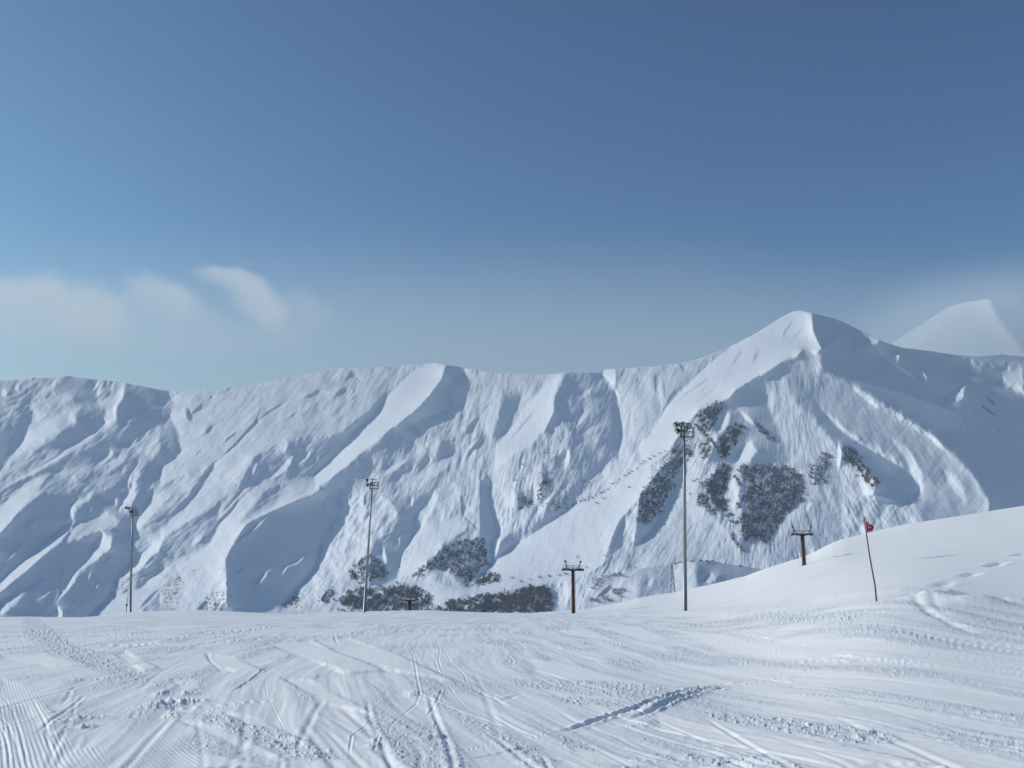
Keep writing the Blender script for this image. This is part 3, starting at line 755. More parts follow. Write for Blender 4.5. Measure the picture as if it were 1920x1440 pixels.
def brush_rocks(X, Y, V, Q):
    """bare ground and scrub showing through the snow"""
    m = np.zeros(X.shape)
    n = fbm(X / 5.0, Y / 5.0, 4, 201); n2 = fbm(X / 22.0, Y / 22.0, 3, 207)
    def area(tile, pts, soft, amt, th):
        P = tp(tile, pts)
        d = dist_line(X, Y, P + P[:1]); d = np.where(inside(X, Y, P), -d, d) + 7 * n2 + 9 * n + 1.5
        a = (1 - sstep(-soft, soft, d))
        return a * amt * sstep(th, th + .25, n + .35 * n2)
    for a in [('J', [(90,440),(250,210),(380,90),(470,100),(430,300),(300,560),(170,690),(90,690)], 4, .6, -.12),
              ('J', [(1000,150),(1450,170),(1560,250),(1580,480),(1400,620),(1320,780),(1250,860),(1010,840),(1000,640),(1060,560),(980,440),(1080,330),(960,210)], 6, .65, -.12),
              ('J', [(720,270),(860,150),(920,190),(860,400),(900,600),(780,560),(640,480)], 4, .6, -.1),
              ('J', [(620,400),(700,400),(740,520),(790,620),(720,590),(620,510)], 2, .95, -.6),
              ('J', [(945,235),(1010,330),(990,350),(950,290)], 1.2, .95, -.6), ('J', [(930,760),(1040,930),(1000,910),(920,820)], 1.5, .8, -.3),
              ('I', [(490,1010),(560,930),(700,890),(790,910),(700,1050),(640,1140),(560,1170)], 3, .5, -.2),
              ('I', [(490,1080),(560,1090),(600,1150),(760,1360),(750,1400),(640,1240),(540,1170)], 1.5, .9, -.4),
              ('I', [(740,1200),(830,1090),(950,1100),(900,1180),(880,1260),(800,1330),(740,1440),(700,1300)], 5, .45, -.1),
              ('I', [(1040,1080),(1100,1090),(1220,1230),(1190,1240),(1060,1140)], 3, .6, -.3),
              ('K', [(290,920),(380,960),(480,1100),(620,1280),(580,1340),(400,1170),(300,1050)], 4, .7, -.3),
              ('K', [(1580,490),(1650,560),(1640,580),(1570,500)], 1, .8, -.2), ('K', [(1530,580),(1660,660),(1640,680),(1530,600)], 1.5, .7, -.1), ('K', [(1430,600),(1470,620),(1450,630)], 1, .5, -.2),
              ('J', [(1560,130),(1850,40),(1860,560),(1640,600)], 10, .35, .1),
              ('I', [(1040,690),(1200,660),(1250,720),(1100,760)], 8, .25, .1),
              ('G', [(560,960),(1000,900),(960,1100),(1400,1100),(1200,1440),(640,1440)], 10, .35, .15),
              ('H', [(640,60),(1000,0),(950,340),(720,250)], 8, .4, .05), ('H', [(400,200),(600,200),(620,300),(420,300)], 5, .4, -.05),
              ('F', [(920,780),(1080,720),(1060,900),(920,1000)], 5, .4, .05), ('D', [(0,1050),(260,980),(220,1440),(0,1440)], 8, .45, -.05),
              ('B', [(1260,1010),(1380,930),(1420,1080),(1260,1180)], 5, .45, -.1), ('E', [(1020,950),(1300,1000),(1260,1100),(1060,1040)], 6, .2, .1)]:
        m = np.maximum(m, area(a[0], a[1], a[2], a[3], a[4]))
    # loose specks of scrub on the lower half
    sp_ = sstep(.42, .6, n) * sstep(880, 1060, Y) * sstep(-.1, .4, n2 + .2) * .35
    return np.maximum(m, sp_)


BACK = [(20, -4), (60, -25), (160, -90), (500, -330), (900, -560)]
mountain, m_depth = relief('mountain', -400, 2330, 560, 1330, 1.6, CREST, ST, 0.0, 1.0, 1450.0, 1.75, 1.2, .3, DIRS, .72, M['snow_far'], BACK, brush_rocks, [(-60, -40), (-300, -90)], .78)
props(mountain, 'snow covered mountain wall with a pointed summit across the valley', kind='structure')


def on_mountain(px, py):
    return at_depth(px, py, m_depth(px, py))


# the far cone in the mist
CR2 = [(1500, 760), (1640, 668), (1675, 643), (1697, 627), (1730, 607), (1755, 590), (1780, 575), (1800, 569), (1817, 565), (1854, 560), (1862, 564), (1880, 572), (1920, 590), (2000, 640), (2150, 700)]
ST2 = [(P_,'N',.7,.3,10,[(1500,500),(1856,500),(1858,570),(1867,585),(1885,611),(1912,640),(1925,700),(1925,800),(1500,800)]),
       (P_,'N',-.8,.2,24,[(1856,540),(2200,560),(2200,800),(1935,800),(1925,660),(1885,611),(1867,585)]),
       (L_,'N',.95,.2,14,[(1690,650),(1740,622),(1790,585)])]
peak, _s2 = relief('distant_peak', 1440, 2200, 540, 820, 2.0, CR2, ST2, .5, .4, 6000.0, 4.5, 1.4, .3, DIRS, .25, M["snow_far"], BACK)
props(peak, 'far snowy cone half lost in mist behind the shaded ridge', kind='structure')

# the low knoll just beyond the near slope
CR3 = [(1040, 1168), (1083, 1140), (1105, 1109), (1117, 1098), (1128, 1086), (1145, 1080), (1160, 1077), (1185, 1071), (1210, 1064), (1232, 1059), (1250, 1060), (1261, 1057), (1285, 1053), (1313, 1051), (1334, 1051), (1359, 1056), (1388, 1061), (1430, 1067), (1480, 1082), (1560, 1120)]
ST3 = [(P_,'N',.15,1,20,[(1030,1060),(1205,1050),(1190,1160),(1030,1180)]),
       (P_,'N',-.4,.8,20,[(1196,1062),(1262,1056),(1258,1125),(1200,1125)]),
       (P_,'N',.15,.8,20,[(1262,1050),(1306,1050),(1312,1110),(1262,1120)]),
       (P_,'N',-1,.3,20,[(1306,1056),(1335,1046),(1450,1060),(1560,1110),(1400,1150),(1305,1120)]),
       (L_,'N',.3,.4,16,[(1345,1080),(1318,1092)]), (L_,'N',.4,1,10,[(1225,1085),(1215,1100)]), (L_,'N',-.6,1,8,[(1150,1095),(1120,1120)])]
def brush_knoll(X, Y, V, Q):
    n = fbm(X / 4.0, Y / 4.0, 4, 301)
    return sstep(.3, .5, n) * .4 * (X < 1250)
knoll, k_depth = relief('hill', 1040, 1580, 1040, 1400, 1.2, CR3, ST3, 0, 1, 560.0, .9, 1.6, .3, DIRS, .4, M['snow_far'], [(10, -3), (40, -20), (150, -90)], brush_knoll)
props(knoll, 'low snowy knoll with a dark shaded side below the mountain', kind='structure')


# ------------------------------------------------------------------ the ski slope we stand on
SKYL = [(-700, 1160), (0, 1156), (60, 1155), (150, 1158), (200, 1152), (240, 1147), (300, 1144), (370, 1142), (450, 1146), (540, 1150), (620, 1148), (700, 1145), (800, 1143), (870, 1146), (940, 1148), (1000, 1148), (1060, 1144), (1110, 1139),
        (1160, 1129), (1200, 1119), (1230, 1114), (1262, 1110), (1290, 1104), (1340, 1093), (1400, 1079), (1440, 1064), (1480, 1051), (1503, 1044), (1524, 1036), (1541, 1027), (1562, 1017), (1582, 1010), (1624, 1000), (1666, 990), (1703, 982), (1749, 975), (1832, 962), (1920, 948), (2100, 925), (2700, 880)]
RE = [(-700, 200), (300, 200), (650, 170), (1100, 172), (1300, 215), (1500, 182), (1640, 212), (1800, 232), (1920, 245), (2700, 260)]
KN = {  # heights above the camera's feet along a few directions: column -> [(distance, height)]
 -700: [(0, 0), (100, -.4)],
 300: [(0, 0), (30, -.05), (100, -.35)],
 1000: [(0, 0), (30, -.06), (60, -.15), (110, -.33)],
 1100: [(0, 0), (30, -.05), (60, -.1), (110, -.25)],
 1300: [(0, 0), (20, .0), (40, .1), (60, .15), (104, .08), (150, 1.5)],
 1500: [(0, 0), (18, .1), (40, .78), (60, 1.1), (75, 1.75), (110, 3.7), (148, 5.9)],
 1640: [(0, 0), (14, .1), (20, .45), (32, 1.45), (40, 1.97), (50, 1.9), (70, 3.0), (110, 5.5), (148, 7.6)],
 1800: [(0, 0), (14, .12), (22, .6), (32, 1.25), (38, 1.80), (46, 1.65), (60, 2.5), (100, 5.2), (150, 9.0)],
 1920: [(0, 0), (14, .15), (22, .55), (32, 1.0), (40, 1.45), (48, 1.35), (60, 2.3), (100, 5.4), (150, 9.6)],
 2700: [(0, 0), (14, .2), (22, .7), (40, 1.9), (60, 3.2), (100, 7.0), (150, 12.5)],
}


def azf(px, py=1120.0):
    u, v = ray(px, py); return np.arctan(u)


def tel(px, py):
    u, v = ray(px, py); return v / np.hypot(u, 1)


_k = sorted(KN)
kaz = azf(np.array(_k, float))
sk_x = np.array([p[0] for p in SKYL], float); sk_y = np.array([p[1] for p in SKYL], float)
sk_az = azf(sk_x, sk_y); sk_t = tel(sk_x, sk_y)
re_az = azf(np.array([p[0] for p in RE], float)); re_r = np.array([p[1] for p in RE], float)
TA = np.linspace(R(-66), R(66), 700)
TR = np.exp(np.linspace(math.log(1.0), math.log(2600), 900))
prof = []
for k in _k:
    rr = [q[0] for q in KN[k]]; zz = [q[1] for q in KN[k]]
    a = azf(float(k)); e = float(np.interp(a, re_az, re_r)); z_e = EYE + e * float(np.interp(a, sk_az, sk_t))
    prof.append(np.interp(TR, rr + [e], zz + [z_e]))
prof = np.array(prof)
TZ = np.empty((len(TR), len(TA)))
for j, a in enumerate(TA):
    i = int(np.clip(np.searchsorted(kaz, a) - 1, 0, len(_k) - 2))
    t = float(np.clip((a - kaz[i]) / (kaz[i + 1] - kaz[i]), 0, 1)); t = t * t * (3 - 2 * t)
    TZ[:, j] = prof[i] * (1 - t) + prof[i + 1] * t
TZ = blur(blur(TZ, 9, 0, 2), 14, 1, 2)
RG, AG = np.meshgrid(TR, TA, indexing='ij')
EG = np.interp(AG, re_az, re_r)
XG, YG = RG * np.sin(AG), RG * np.cos(AG)
# broad drifts and wind lips
TZ += .05 * fbm(XG / 9.0, YG / 14.0, 3, 501) * sstep(4, 14, RG) + .16 * fbm(XG / 22.0, YG / 30.0, 3, 503) * sstep(30, 90, RG) * sstep(-.02, .3, AG)
TZ += .5 * fbm(XG / 60.0, YG / 45.0, 2, 507) * sstep(90, 170, RG) * sstep(.12, .3, AG)
over = np.maximum(RG - EG, 0)
for _ in range(3):
    vis = RG <= EG * 1.05
    el = np.where(vis, (TZ - EYE) / RG, -9).max(0)
    tgt = np.interp(TA, sk_az, sk_t)
    TZ += (tgt - el)[None, :] * RG * sstep(.55, 1.0, RG / EG)
ZE = TZ[np.argmin(np.abs(RG - EG), axis=0), np.arange(len(TA))]
drop = ZE[None, :] - .02 * over - np.minimum(over, 60) ** 2 * .0022 - np.maximum(over - 60, 0) * .26
drop = np.maximum(drop, -118 - .012 * over)
TZ = np.where(RG > EG, drop, TZ)
LR = np.log(TR)


def base_z(az, r):
    ri = (np.log(np.maximum(r, 1.0)) - LR[0]) / (LR[1] - LR[0])
    ci = (az - TA[0]) / (TA[1] - TA[0])
    return bilin(TZ, ri, ci)


def ground_hit(px, py):
    """first place where the sight line meets the slope"""
    u, v = ray(px, py)
    az = math.atan(u); t = v / math.hypot(u, 1)
    rs = np.exp(np.linspace(math.log(3), math.log(400), 1500))
    zs = base_z(np.full(rs.shape, az), rs)
    hit = np.nonzero(zs >= EYE + rs * t)[0]
    r = rs[hit[0]] if len(hit) else 200.0
    return r * math.sin(az), r * math.cos(az)


def gpts(tile, pts):
    return [ground_hit(*p) for p in tp(tile, pts)]


# vertices of the slope, in polar rows
yy = np.arange(1700, 1161, -1.15)
r1 = EYE / ((yy - 1120) / F + 0.0)
r1 = r1[(r1 > 5) & (r1 < 70)]
rows = np.concatenate([np.linspace(.6, r1[0] * .97, 26), r1, np.exp(np.linspace(math.log(r1[-1] * 1.006), math.log(285), 330)), np.exp(np.linspace(math.log(290), math.log(2500), 46))])
azs = np.concatenate([np.linspace(R(-64), R(-31), 110, endpoint=False), np.linspace(R(-31), R(31), 1640, endpoint=False), np.linspace(R(31), R(64), 110)])
GR, GA = np.meshgrid(rows, azs, indexing='ij')
GX, GY = GR * np.sin(GA), GR * np.cos(GA)
GZ = base_z(GA, GR)
HGT = np.zeros_like(GZ)
# pistes: traffic runs almost along the line of sight, slightly to one side
wx = GX + .9 * fbm(GX / 7, GY / 16, 2, 611)
across = wx * .975 + GY * .22 - .0016 * GY * GY
along = GY * .975 - wx * .22
near = 1 - sstep(60, 120, GR)
st1 = fbm(across / .85, along / 14.0, 4, 621)
st2 = fbm(across / .28, along / 7.0, 3, 633)
chop = fbm(GX / .16, GY / .16, 4, 641, .6)
chop2 = np.abs(fbm(GX / .42, GY / .5, 3, 651))
clod = sstep(.12, .5, fbm(GX / .09, GY / .11, 3, 647, .6))
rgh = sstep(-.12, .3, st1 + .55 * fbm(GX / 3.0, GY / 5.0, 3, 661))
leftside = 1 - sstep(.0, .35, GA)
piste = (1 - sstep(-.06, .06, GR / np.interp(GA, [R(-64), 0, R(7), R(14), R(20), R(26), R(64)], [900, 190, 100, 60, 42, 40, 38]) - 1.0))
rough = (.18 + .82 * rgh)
LIT = (1 - rgh) * .9  # rough strips coloured darker for their tiny shadows, smooth snow paler
HGT += (.034 * st1 + .014 * st2) * near * (.3 + .7 * piste)


def near_mask(P, w):
    xs_ = [p[0] for p in P]; ys_ = [p[1] for p in P]
    az_ = [math.atan2(p[0], p[1]) for p in P]; rr_ = [math.hypot(*p) for p in P]
    m = w * 3 + .1
    r0, r1_ = np.searchsorted(rows, [min(rr_) - m, max(rr_) + m])
    da = m / max(min(rr_), 1)
    c0, c1 = np.searchsorted(azs, [min(az_) - da, max(az_) + da])
    return slice(max(r0 - 1, 0), r1_ + 1), slice(max(c0 - 1, 0), c1 + 1)


def area_mask(P, soft):
    m = np.zeros(GX.shape)
    s = near_mask(P, soft)
    d = dist_line(GX[s], GY[s], P + P[:1]); d = np.where(inside(GX[s], GY[s], P), -d, d)
    d = d + .5 * soft * fbm(GX[s] / max(soft, .2), GY[s] / max(soft, .2), 3, 77)
    m[s] = 1 - sstep(-soft * .5, soft * .5, d)
    return m


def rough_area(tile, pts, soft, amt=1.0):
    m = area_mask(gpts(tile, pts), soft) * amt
    global rough, LIT
    rough = np.maximum(rough, m * 1.7); LIT = LIT * (1 - np.clip(m, 0, 1))


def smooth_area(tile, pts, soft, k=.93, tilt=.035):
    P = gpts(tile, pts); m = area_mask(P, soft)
    global rough, LIT, HGT
    rough = rough * (1 - m * k); LIT = np.maximum(LIT, m)
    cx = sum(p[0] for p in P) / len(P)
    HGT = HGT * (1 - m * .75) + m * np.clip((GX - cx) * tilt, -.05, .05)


# smooth tongues between the skied strips, coloured paler as free of small shadows
for a in [('L', [(0,250),(250,250),(340,300),(200,300),(0,270)], .3), ('L', [(470,240),(560,290),(600,310),(540,320),(430,250)], .2),
          ('L', [(770,250),(860,260),(990,320),(880,320),(790,290)], .25), ('L', [(0,340),(100,380),(200,480),(210,560),(60,420),(0,390)], .2),
          ('L', [(1180,200),(1300,190),(1480,250),(1640,330),(1700,360),(1480,320),(1300,260)], .3), ('L', [(1000,210),(1160,200),(1440,320),(1300,330)], .25),
          ('L', [(640,350),(720,345),(760,380),(700,400)], .15), ('L', [(1060,340),(1160,350),(1330,440),(1400,480),(1220,440)], .2),
          ('L', [(680,500),(760,510),(1020,620),(1060,650),(880,600)], .2), ('L', [(840,470),(960,490),(1150,590),(1000,560)], .15), ('L', [(650,620),(900,650),(1000,680),(640,680)], .2),
          ('M', [(300,150),(480,150),(600,200),(480,200)], .5), ('M', [(600,160),(820,180),(1060,240),(1100,270),(980,275),(760,240)], .5),
          ('M', [(50,270),(200,290),(480,360),(660,390),(400,370),(80,330)], .4), ('M', [(860,390),(1100,400),(1310,455),(1100,440)], .3),
          ('M', [(540,490),(760,530),(1250,600),(1600,680),(1100,660),(760,590),(520,530)], .25), ('M', [(230,610),(360,620),(560,680),(380,670),(240,640)], .15),
          ('M', [(1030,350),(1200,390),(1060,380)], .2), ('M', [(160,160),(300,165),(420,215),(200,180)], .4), ('L', [(490,150),(640,150),(830,150),(600,170)], .8)]:
    smooth_area(*a)
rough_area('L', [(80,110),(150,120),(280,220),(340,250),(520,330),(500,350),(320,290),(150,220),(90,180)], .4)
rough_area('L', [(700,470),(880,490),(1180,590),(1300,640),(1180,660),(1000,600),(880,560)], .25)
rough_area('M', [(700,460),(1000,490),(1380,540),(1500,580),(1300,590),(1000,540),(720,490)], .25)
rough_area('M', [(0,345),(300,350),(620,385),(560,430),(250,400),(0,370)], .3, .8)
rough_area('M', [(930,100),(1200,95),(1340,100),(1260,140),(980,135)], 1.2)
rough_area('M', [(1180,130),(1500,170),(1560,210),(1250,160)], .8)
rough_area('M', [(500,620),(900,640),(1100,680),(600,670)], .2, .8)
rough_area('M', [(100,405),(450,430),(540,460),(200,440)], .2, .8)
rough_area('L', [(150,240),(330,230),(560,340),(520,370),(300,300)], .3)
dirs_rough = rough * piste + .06 * (1 - piste)
HGT += dirs_rough * (.012 * chop + .016 * (chop2 - .25) + .018 * clod * sstep(.5, 1.1, rough)) * (1 + sstep(20, 60, GR))
# corduroy left by the groomer
for pts, cam_ in [(( 'L', [(0,330),(90,350),(170,430),(240,560),(290,690),(-80,690),(-80,400)]), .005), (('L', [(300,600),(380,600),(420,690),(330,690)]), .003), (('L', [(500,560),(760,600),(760,690),(500,690)]), .0022)]:
    P = gpts(*pts); m = area_mask(P, .25)
    a0 = ground_hit(*tp('L', [(90, 400)])[0]); a1 = ground_hit(*tp('L', [(200, 660)])[0])
    dx, dy = a1[0] - a0[0], a1[1] - a0[1]; n = math.hypot(dx, dy); dx /= n; dy /= n
    t = GX * dy - GY * dx + .015 * fbm(GX / 2, GY / 2, 2, 701)
    gate = .35 + .65 * sstep(-.1, .25, fbm(t / .7, (GX * dx + GY * dy) / 5, 2, 703))
    HGT = HGT * (1 - m * .6) + m * gate * cam_ * np.sin(t * 2 * math.pi / .058)


def groove(tile, pts, w, depth, lip=.6, clump=.0):
    if tile != 'N': w *= .36; depth *= .26
    P = gpts(tile, pts)
    s = near_mask(P, w)
    if GX[s].size == 0: return
    d, ar = dist_arc(GX[s], GY[s], P)
    d = d + .25 * w * fbm(GX[s] / (w * 3), GY[s] / (w * 3), 2, 81)
    depth = depth * (.1 + .9 * sstep(0, .2, ar) * (1 - sstep(.8, 1, ar))) * (.7 + .6 * fbm(GX[s] / .8, GY[s] / .8, 2, 85))
    q = np.exp(-(d / (w * .5)) ** 2)
    l_ = np.exp(-((d - w * .95) / (w * .45)) ** 2)
    HGT[s] += -depth * q + depth * lip * l_ * (1 + clump * 2.5 * fbm(GX[s] / .13, GY[s] / .13, 3, 83))


# ski tracks
for g in [('L', [(1530,170),(1515,200),(1550,260),(1560,330),(1575,400),(1560,440),(1470,520),(1400,620)], .12, .05), ('L', [(1605,160),(1600,230),(1580,290)], .11, .04), ('L', [(1625,180),(1650,230),(1645,280),(1670,350)], .12, .055), ('L', [(1630,270),(1640,310),(1665,350)], .1, .05),
          ('L', [(1655,220),(1690,280),(1740,330),(1765,395)], .12, .045), ('L', [(1660,380),(1640,430),(1600,490)], .12, .05), ('L', [(1670,350),(1700,400),(1760,470)], .08, .03),
          ('L', [(1280,240),(1340,290),(1440,370),(1525,440)], .07, .03), ('L', [(1195,200),(1280,260),(1400,350),(1500,430)], .06, .025), ('L', [(1570,300),(1640,280)], .08, .03),
          ('L', [(1010,300),(940,350),(870,395)], 0.14, 0.14), ('L', [(980,255),(1020,310),(1110,380)], .07, .03), ('L', [(990,330),(1000,400),(1080,560)], .06, .025),
          ('L', [(780,240),(680,280),(590,330),(530,380),(515,430)], .3, .035), ('L', [(740,270),(640,340),(590,380)], .12, .03), ('L', [(520,440),(490,500),(380,520),(300,560),(250,660)], .2, .025),
          ('L', [(570,465),(760,450),(880,440),(1080,420)], 0.16, 0.13), ('L', [(640,480),(780,465),(960,430)], .08, .035), ('L', [(380,470),(500,465)], .05, .03),
          ('L', [(1480,450),(1400,500),(1320,560),(1310,620),(1330,640)], .08, .04), ('L', [(1420,560),(1400,620)], .09, .05), ('L', [(1330,640),(1530,622)], .07, .03), ('L', [(1150,640),(1320,640)], .16, .06),
          ('L', [(1640,490),(1630,530),(1690,575)], .07, .04), ('L', [(1730,610),(1900,585)], .06, .03), ('L', [(1540,540),(1490,580),(1480,610)], .07, .035), ('L', [(1800,380),(1900,450)], .1, .03),
          ('L', [(1225,270),(1232,305)], .08, .05), ('L', [(440,180),(440,205)], .12, .05), ('L', [(0,400),(40,450),(80,560),(110,690)], .10, .04), ('L', [(-20,470),(30,520),(60,600),(80,690)], .10, .04), ('L', [(120,420),(170,520),(200,690)], .12, .04),
          ('L', [(0,520),(30,600),(40,690)], .08, .04),
          ('L', [(190,235),(290,220),(370,218),(480,222),(600,210),(770,172),(900,150)], 0.48, 0.26), ('L', [(540,212),(640,198),(780,175),(950,160),(1100,140),(1330,132)], 0.45, 0.26), ('L', [(660,218),(780,210),(960,197),(1180,188)], 0.35, 0.23), ('L', [(1180,188),(1350,172),(1530,165),(1800,160),(2100,160)], 0.40, 0.21),
          ('L', [(900,170),(1060,150),(1200,140)], .2, .08), ('L', [(1150,185),(1280,180),(1500,175)], .15, .05),
          ('M', [(190,545),(330,500),(480,450),(540,425),(700,380),(850,355)], 0.29, 0.24), ('M', [(430,505),(540,460),(640,420),(720,395),(860,370),(1000,345),(1180,325)], 0.31, 0.24), ('M', [(150,555),(330,502),(480,455),(640,405),(800,370),(1000,330),(1150,295),(1320,266)], .36, .13), ('L', [(1680,660),(1800,640),(2080,588)], .2, .07), ('M', [(540,430),(640,400),(800,370)], 0.26, 0.24),
          ('M', [(1020,285),(1120,275),(1200,262),(1290,262)], 0.40, 0.29), ('M', [(1160,295),(1240,282),(1330,270)], 0.32, 0.23), ('M', [(920,290),(1020,282)], .12, .05), ('M', [(1100,335),(1180,325)], .15, .06),
          ('M', [(120,590),(240,625),(420,670)], .07, .035), ('M', [(70,565),(110,560)], .08, .05), ('M', [(480,150),(580,190),(760,240)], .25, .05), ('M', [(420,115),(560,170),(680,205)], .2, .04), ('M', [(820,150),(960,200),(1060,225)], .2, .05), ('M', [(900,165),(1020,205),(1180,245)], .2, .04),
          ('M', [(0,160),(240,150),(400,158)], .2, .05), ('M', [(1380,200),(1560,250),(1920,300)], .12, .03), ('M', [(1330,270),(1500,290),(1700,310)], .12, .04), ('M', [(530,60),(580,85),(645,97)], .25, .08),
          ('M', [(0,600),(160,640),(300,690)], .1, .03), ('M', [(760,590),(1000,650),(1200,690)], .1, .03), ('M', [(0,500),(80,520),(190,545)], .08, .04)]:
    groove(*g, clump=.5)
rng_ = random.Random(5)
for k in range(150):                            # many faint older tracks
    x = rng_.uniform(-100, 2020); y = 1165 + 270 * rng_.random() ** 1.3
    gx_, gy_ = ground_hit(x, y)
    L_n = rng_.uniform(3, 14); a = rng_.gauss(.2, .12)
    if rng_.random() < .05: a = rng_.uniform(-.9, .9); L_n *= .3
    P = [(gx_ + a * t * L_n + rng_.gauss(0, .05), gy_ - t * L_n) for t in (0, .33, .66, 1)]
    P = [p for p in P if p[1] > 4]
    if len(P) < 2: continue
    w = rng_.uniform(.04, .09) * (1 + gy_ / 60); dp = rng_.uniform(.003, .012) * (1 + gy_ / 60)
    s = near_mask(P, w)
    if GX[s].size == 0: continue
    d, ar = dist_arc(GX[s], GY[s], P)
    dp = dp * sstep(0, .2, ar) * (1 - sstep(.8, 1, ar))
    HGT[s] += (-dp * np.exp(-(d / (w * .5)) ** 2) + dp * .5 * np.exp(-((d - w) / (w * .5)) ** 2)) * piste[s]


def heap(tile, pts, w, h_, seed):
    P = gpts(tile, pts); s = near_mask(P, w)
    d = dist_line(GX[s], GY[s], P)
    m = np.exp(-(d / w) ** 2)
    HGT[s] += m * h_ * .5 * (.4 + 1.6 * np.abs(fbm(GX[s] / .16, GY[s] / .18, 3, seed)) * 1.4)


heap('L', [(585,455),(640,440),(700,430)], .28, .16, 91)
heap('L', [(600,410),(620,400)], .16, .12, 92); heap('L', [(690,405),(730,400)], .14, .13, 93); heap('L', [(650,470),(640,490)], .12, .08, 94)
heap('L', [(230,510),(300,500),(370,490)], .2, .07, 95); heap('L', [(300,530),(330,525)], .09, .10, 96)
heap('L', [(260,355),(300,350)], .16, .07, 97); heap('L', [(350,350),(430,340),(470,335)], .18, .09, 98)
heap('L', [(1110,635),(1190,630)], .12, .07, 99); heap('L', [(1600,570),(1650,565)], .12, .08, 100); heap('L', [(1400,600),(1420,570)], .1, .07, 101); heap('L', [(1540,410),(1550,395)], .12, .08, 102)
heap('M', [(480,450),(560,445),(700,400)], .18, .07, 103); heap('M', [(70,660),(130,655)], .12, .06, 104); heap('M', [(480,660),(520,655)], .1, .06, 105); heap('M', [(430,525),(520,515)], .1, .05, 106)
# berm along the edge of the piste on the right, with a trench cut through it
for P_px, w, h_ in [([(1150,1150),(1290,1150),(1400,1148),(1480,1143)], 3.0, .12), ([(1560,1122),(1640,1112),(1700,1110)], 2.2, .16), ([(1740,1124),(1760,1117),(1785,1116)], 1.3, .26), ([(1830,1132),(1870,1130),(1920,1136),(1990,1140)], 1.8, .24)]:
    P = gpts('N', P_px); s = near_mask(P, w)
    d = dist_line(GX[s], GY[s], P)
    HGT[s] += h_ * np.exp(-(d / (w * .6)) ** 2) * (1 + .35 * fbm(GX[s] / .7, GY[s] / .7, 3, 111))
groove('N', [(1703,1112),(1720,1128),(1740,1145),(1770,1162),(1810,1180),(1880,1206)], .34, .08, .0)
groove('N', [(1738,1120),(1760,1140),(1790,1160)], .3, .04, .0)
groove('N', [(1755,1101),(1785,1090)], .7, .14, .3); groove('N', [(1805,1082),(1832,1073)], .8, .16, .3); groove('N', [(1856,1063),(1882,1053)], .9, .2, .3); groove('N', [(1905,1042),(1925,1037)], .9, .2, .3)
mound = gpts('N', [(1640, 1111)])[0]

shoulder = sstep(.55, .8, GR / np.interp(GA, re_az, re_r))
GZ = GZ + HGT * (1 - shoulder * .5 * (GA < .1)) * (GR < 300)
zrow0 = GZ[0].mean()
allg = np.stack([GX, GY, GZ], -1)
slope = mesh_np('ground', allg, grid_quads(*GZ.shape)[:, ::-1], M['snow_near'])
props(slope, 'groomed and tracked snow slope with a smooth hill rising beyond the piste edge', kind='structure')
at = slope.data.attributes.new('lit_tone', 'FLOAT', 'POINT')
at.data.foreach_set('value', np.clip(LIT * piste + .7 * (1 - piste), 0, 1).astype(np.float32).ravel())
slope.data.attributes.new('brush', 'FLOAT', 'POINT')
# snow behind and beside the viewer
bk_r = np.array([.6, 3, 10, 40, 120, 300, 900]); bk_a = np.linspace(R(64), R(296), 80)
BR, BA = np.meshgrid(bk_r, bk_a, indexing='ij')
edge_l, edge_r = base_z(np.full(bk_r.shape, R(-64)), bk_r), base_z(np.full(bk_r.shape, R(64)), bk_r)
tt = (BA - R(64)) / R(232)
BZ = edge_r[:, None] * (1 - tt) + edge_l[:, None] * tt
BZ = np.where(BR > 150, np.maximum(BZ, 0) + BR * .02, BZ)
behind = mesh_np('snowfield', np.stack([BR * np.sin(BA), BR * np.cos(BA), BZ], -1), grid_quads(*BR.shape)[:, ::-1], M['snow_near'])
props(behind, 'open snow behind the viewpoint', kind='structure')


def ground_z(x, y):
    return float(base_z(np.array([math.atan2(x, y)]), np.array([math.hypot(x, y)]))[0])


def true_z(x, y):
    a = math.atan2(x, y); r = math.hypot(x, y)
    ri = np.interp(r, rows, np.arange(len(rows))); ci = np.interp(a, azs, np.arange(len(azs)))
    return float(bilin(GZ, np.array([ri]), np.array([ci]))[0])


# ------------------------------------------------------------------ the air between here and the mountain
hz = MB()
hz.box((0, 3100, 890), (10000, 7400, 2160))
hm = bpy.data.materials.new('winter haze'); hm.use_nodes = True
hn = hm.node_tree; hn.nodes.clear()
ho = hn.nodes.new('ShaderNodeOutputMaterial'); pv = hn.nodes.new('ShaderNodeVolumePrincipled')
pv.inputs['Color'].default_value = (.66, .86, 1.0, 1)
pv.inputs['Density'].default_value = HAZE
pv.inputs['Anisotropy'].default_value = .25
hn.links.new(pv.outputs[0], ho.inputs['Volume'])
haze = hz.build('haze', hm)
props(haze, 'thin pale blue winter haze in front of the far slopes', kind='stuff')


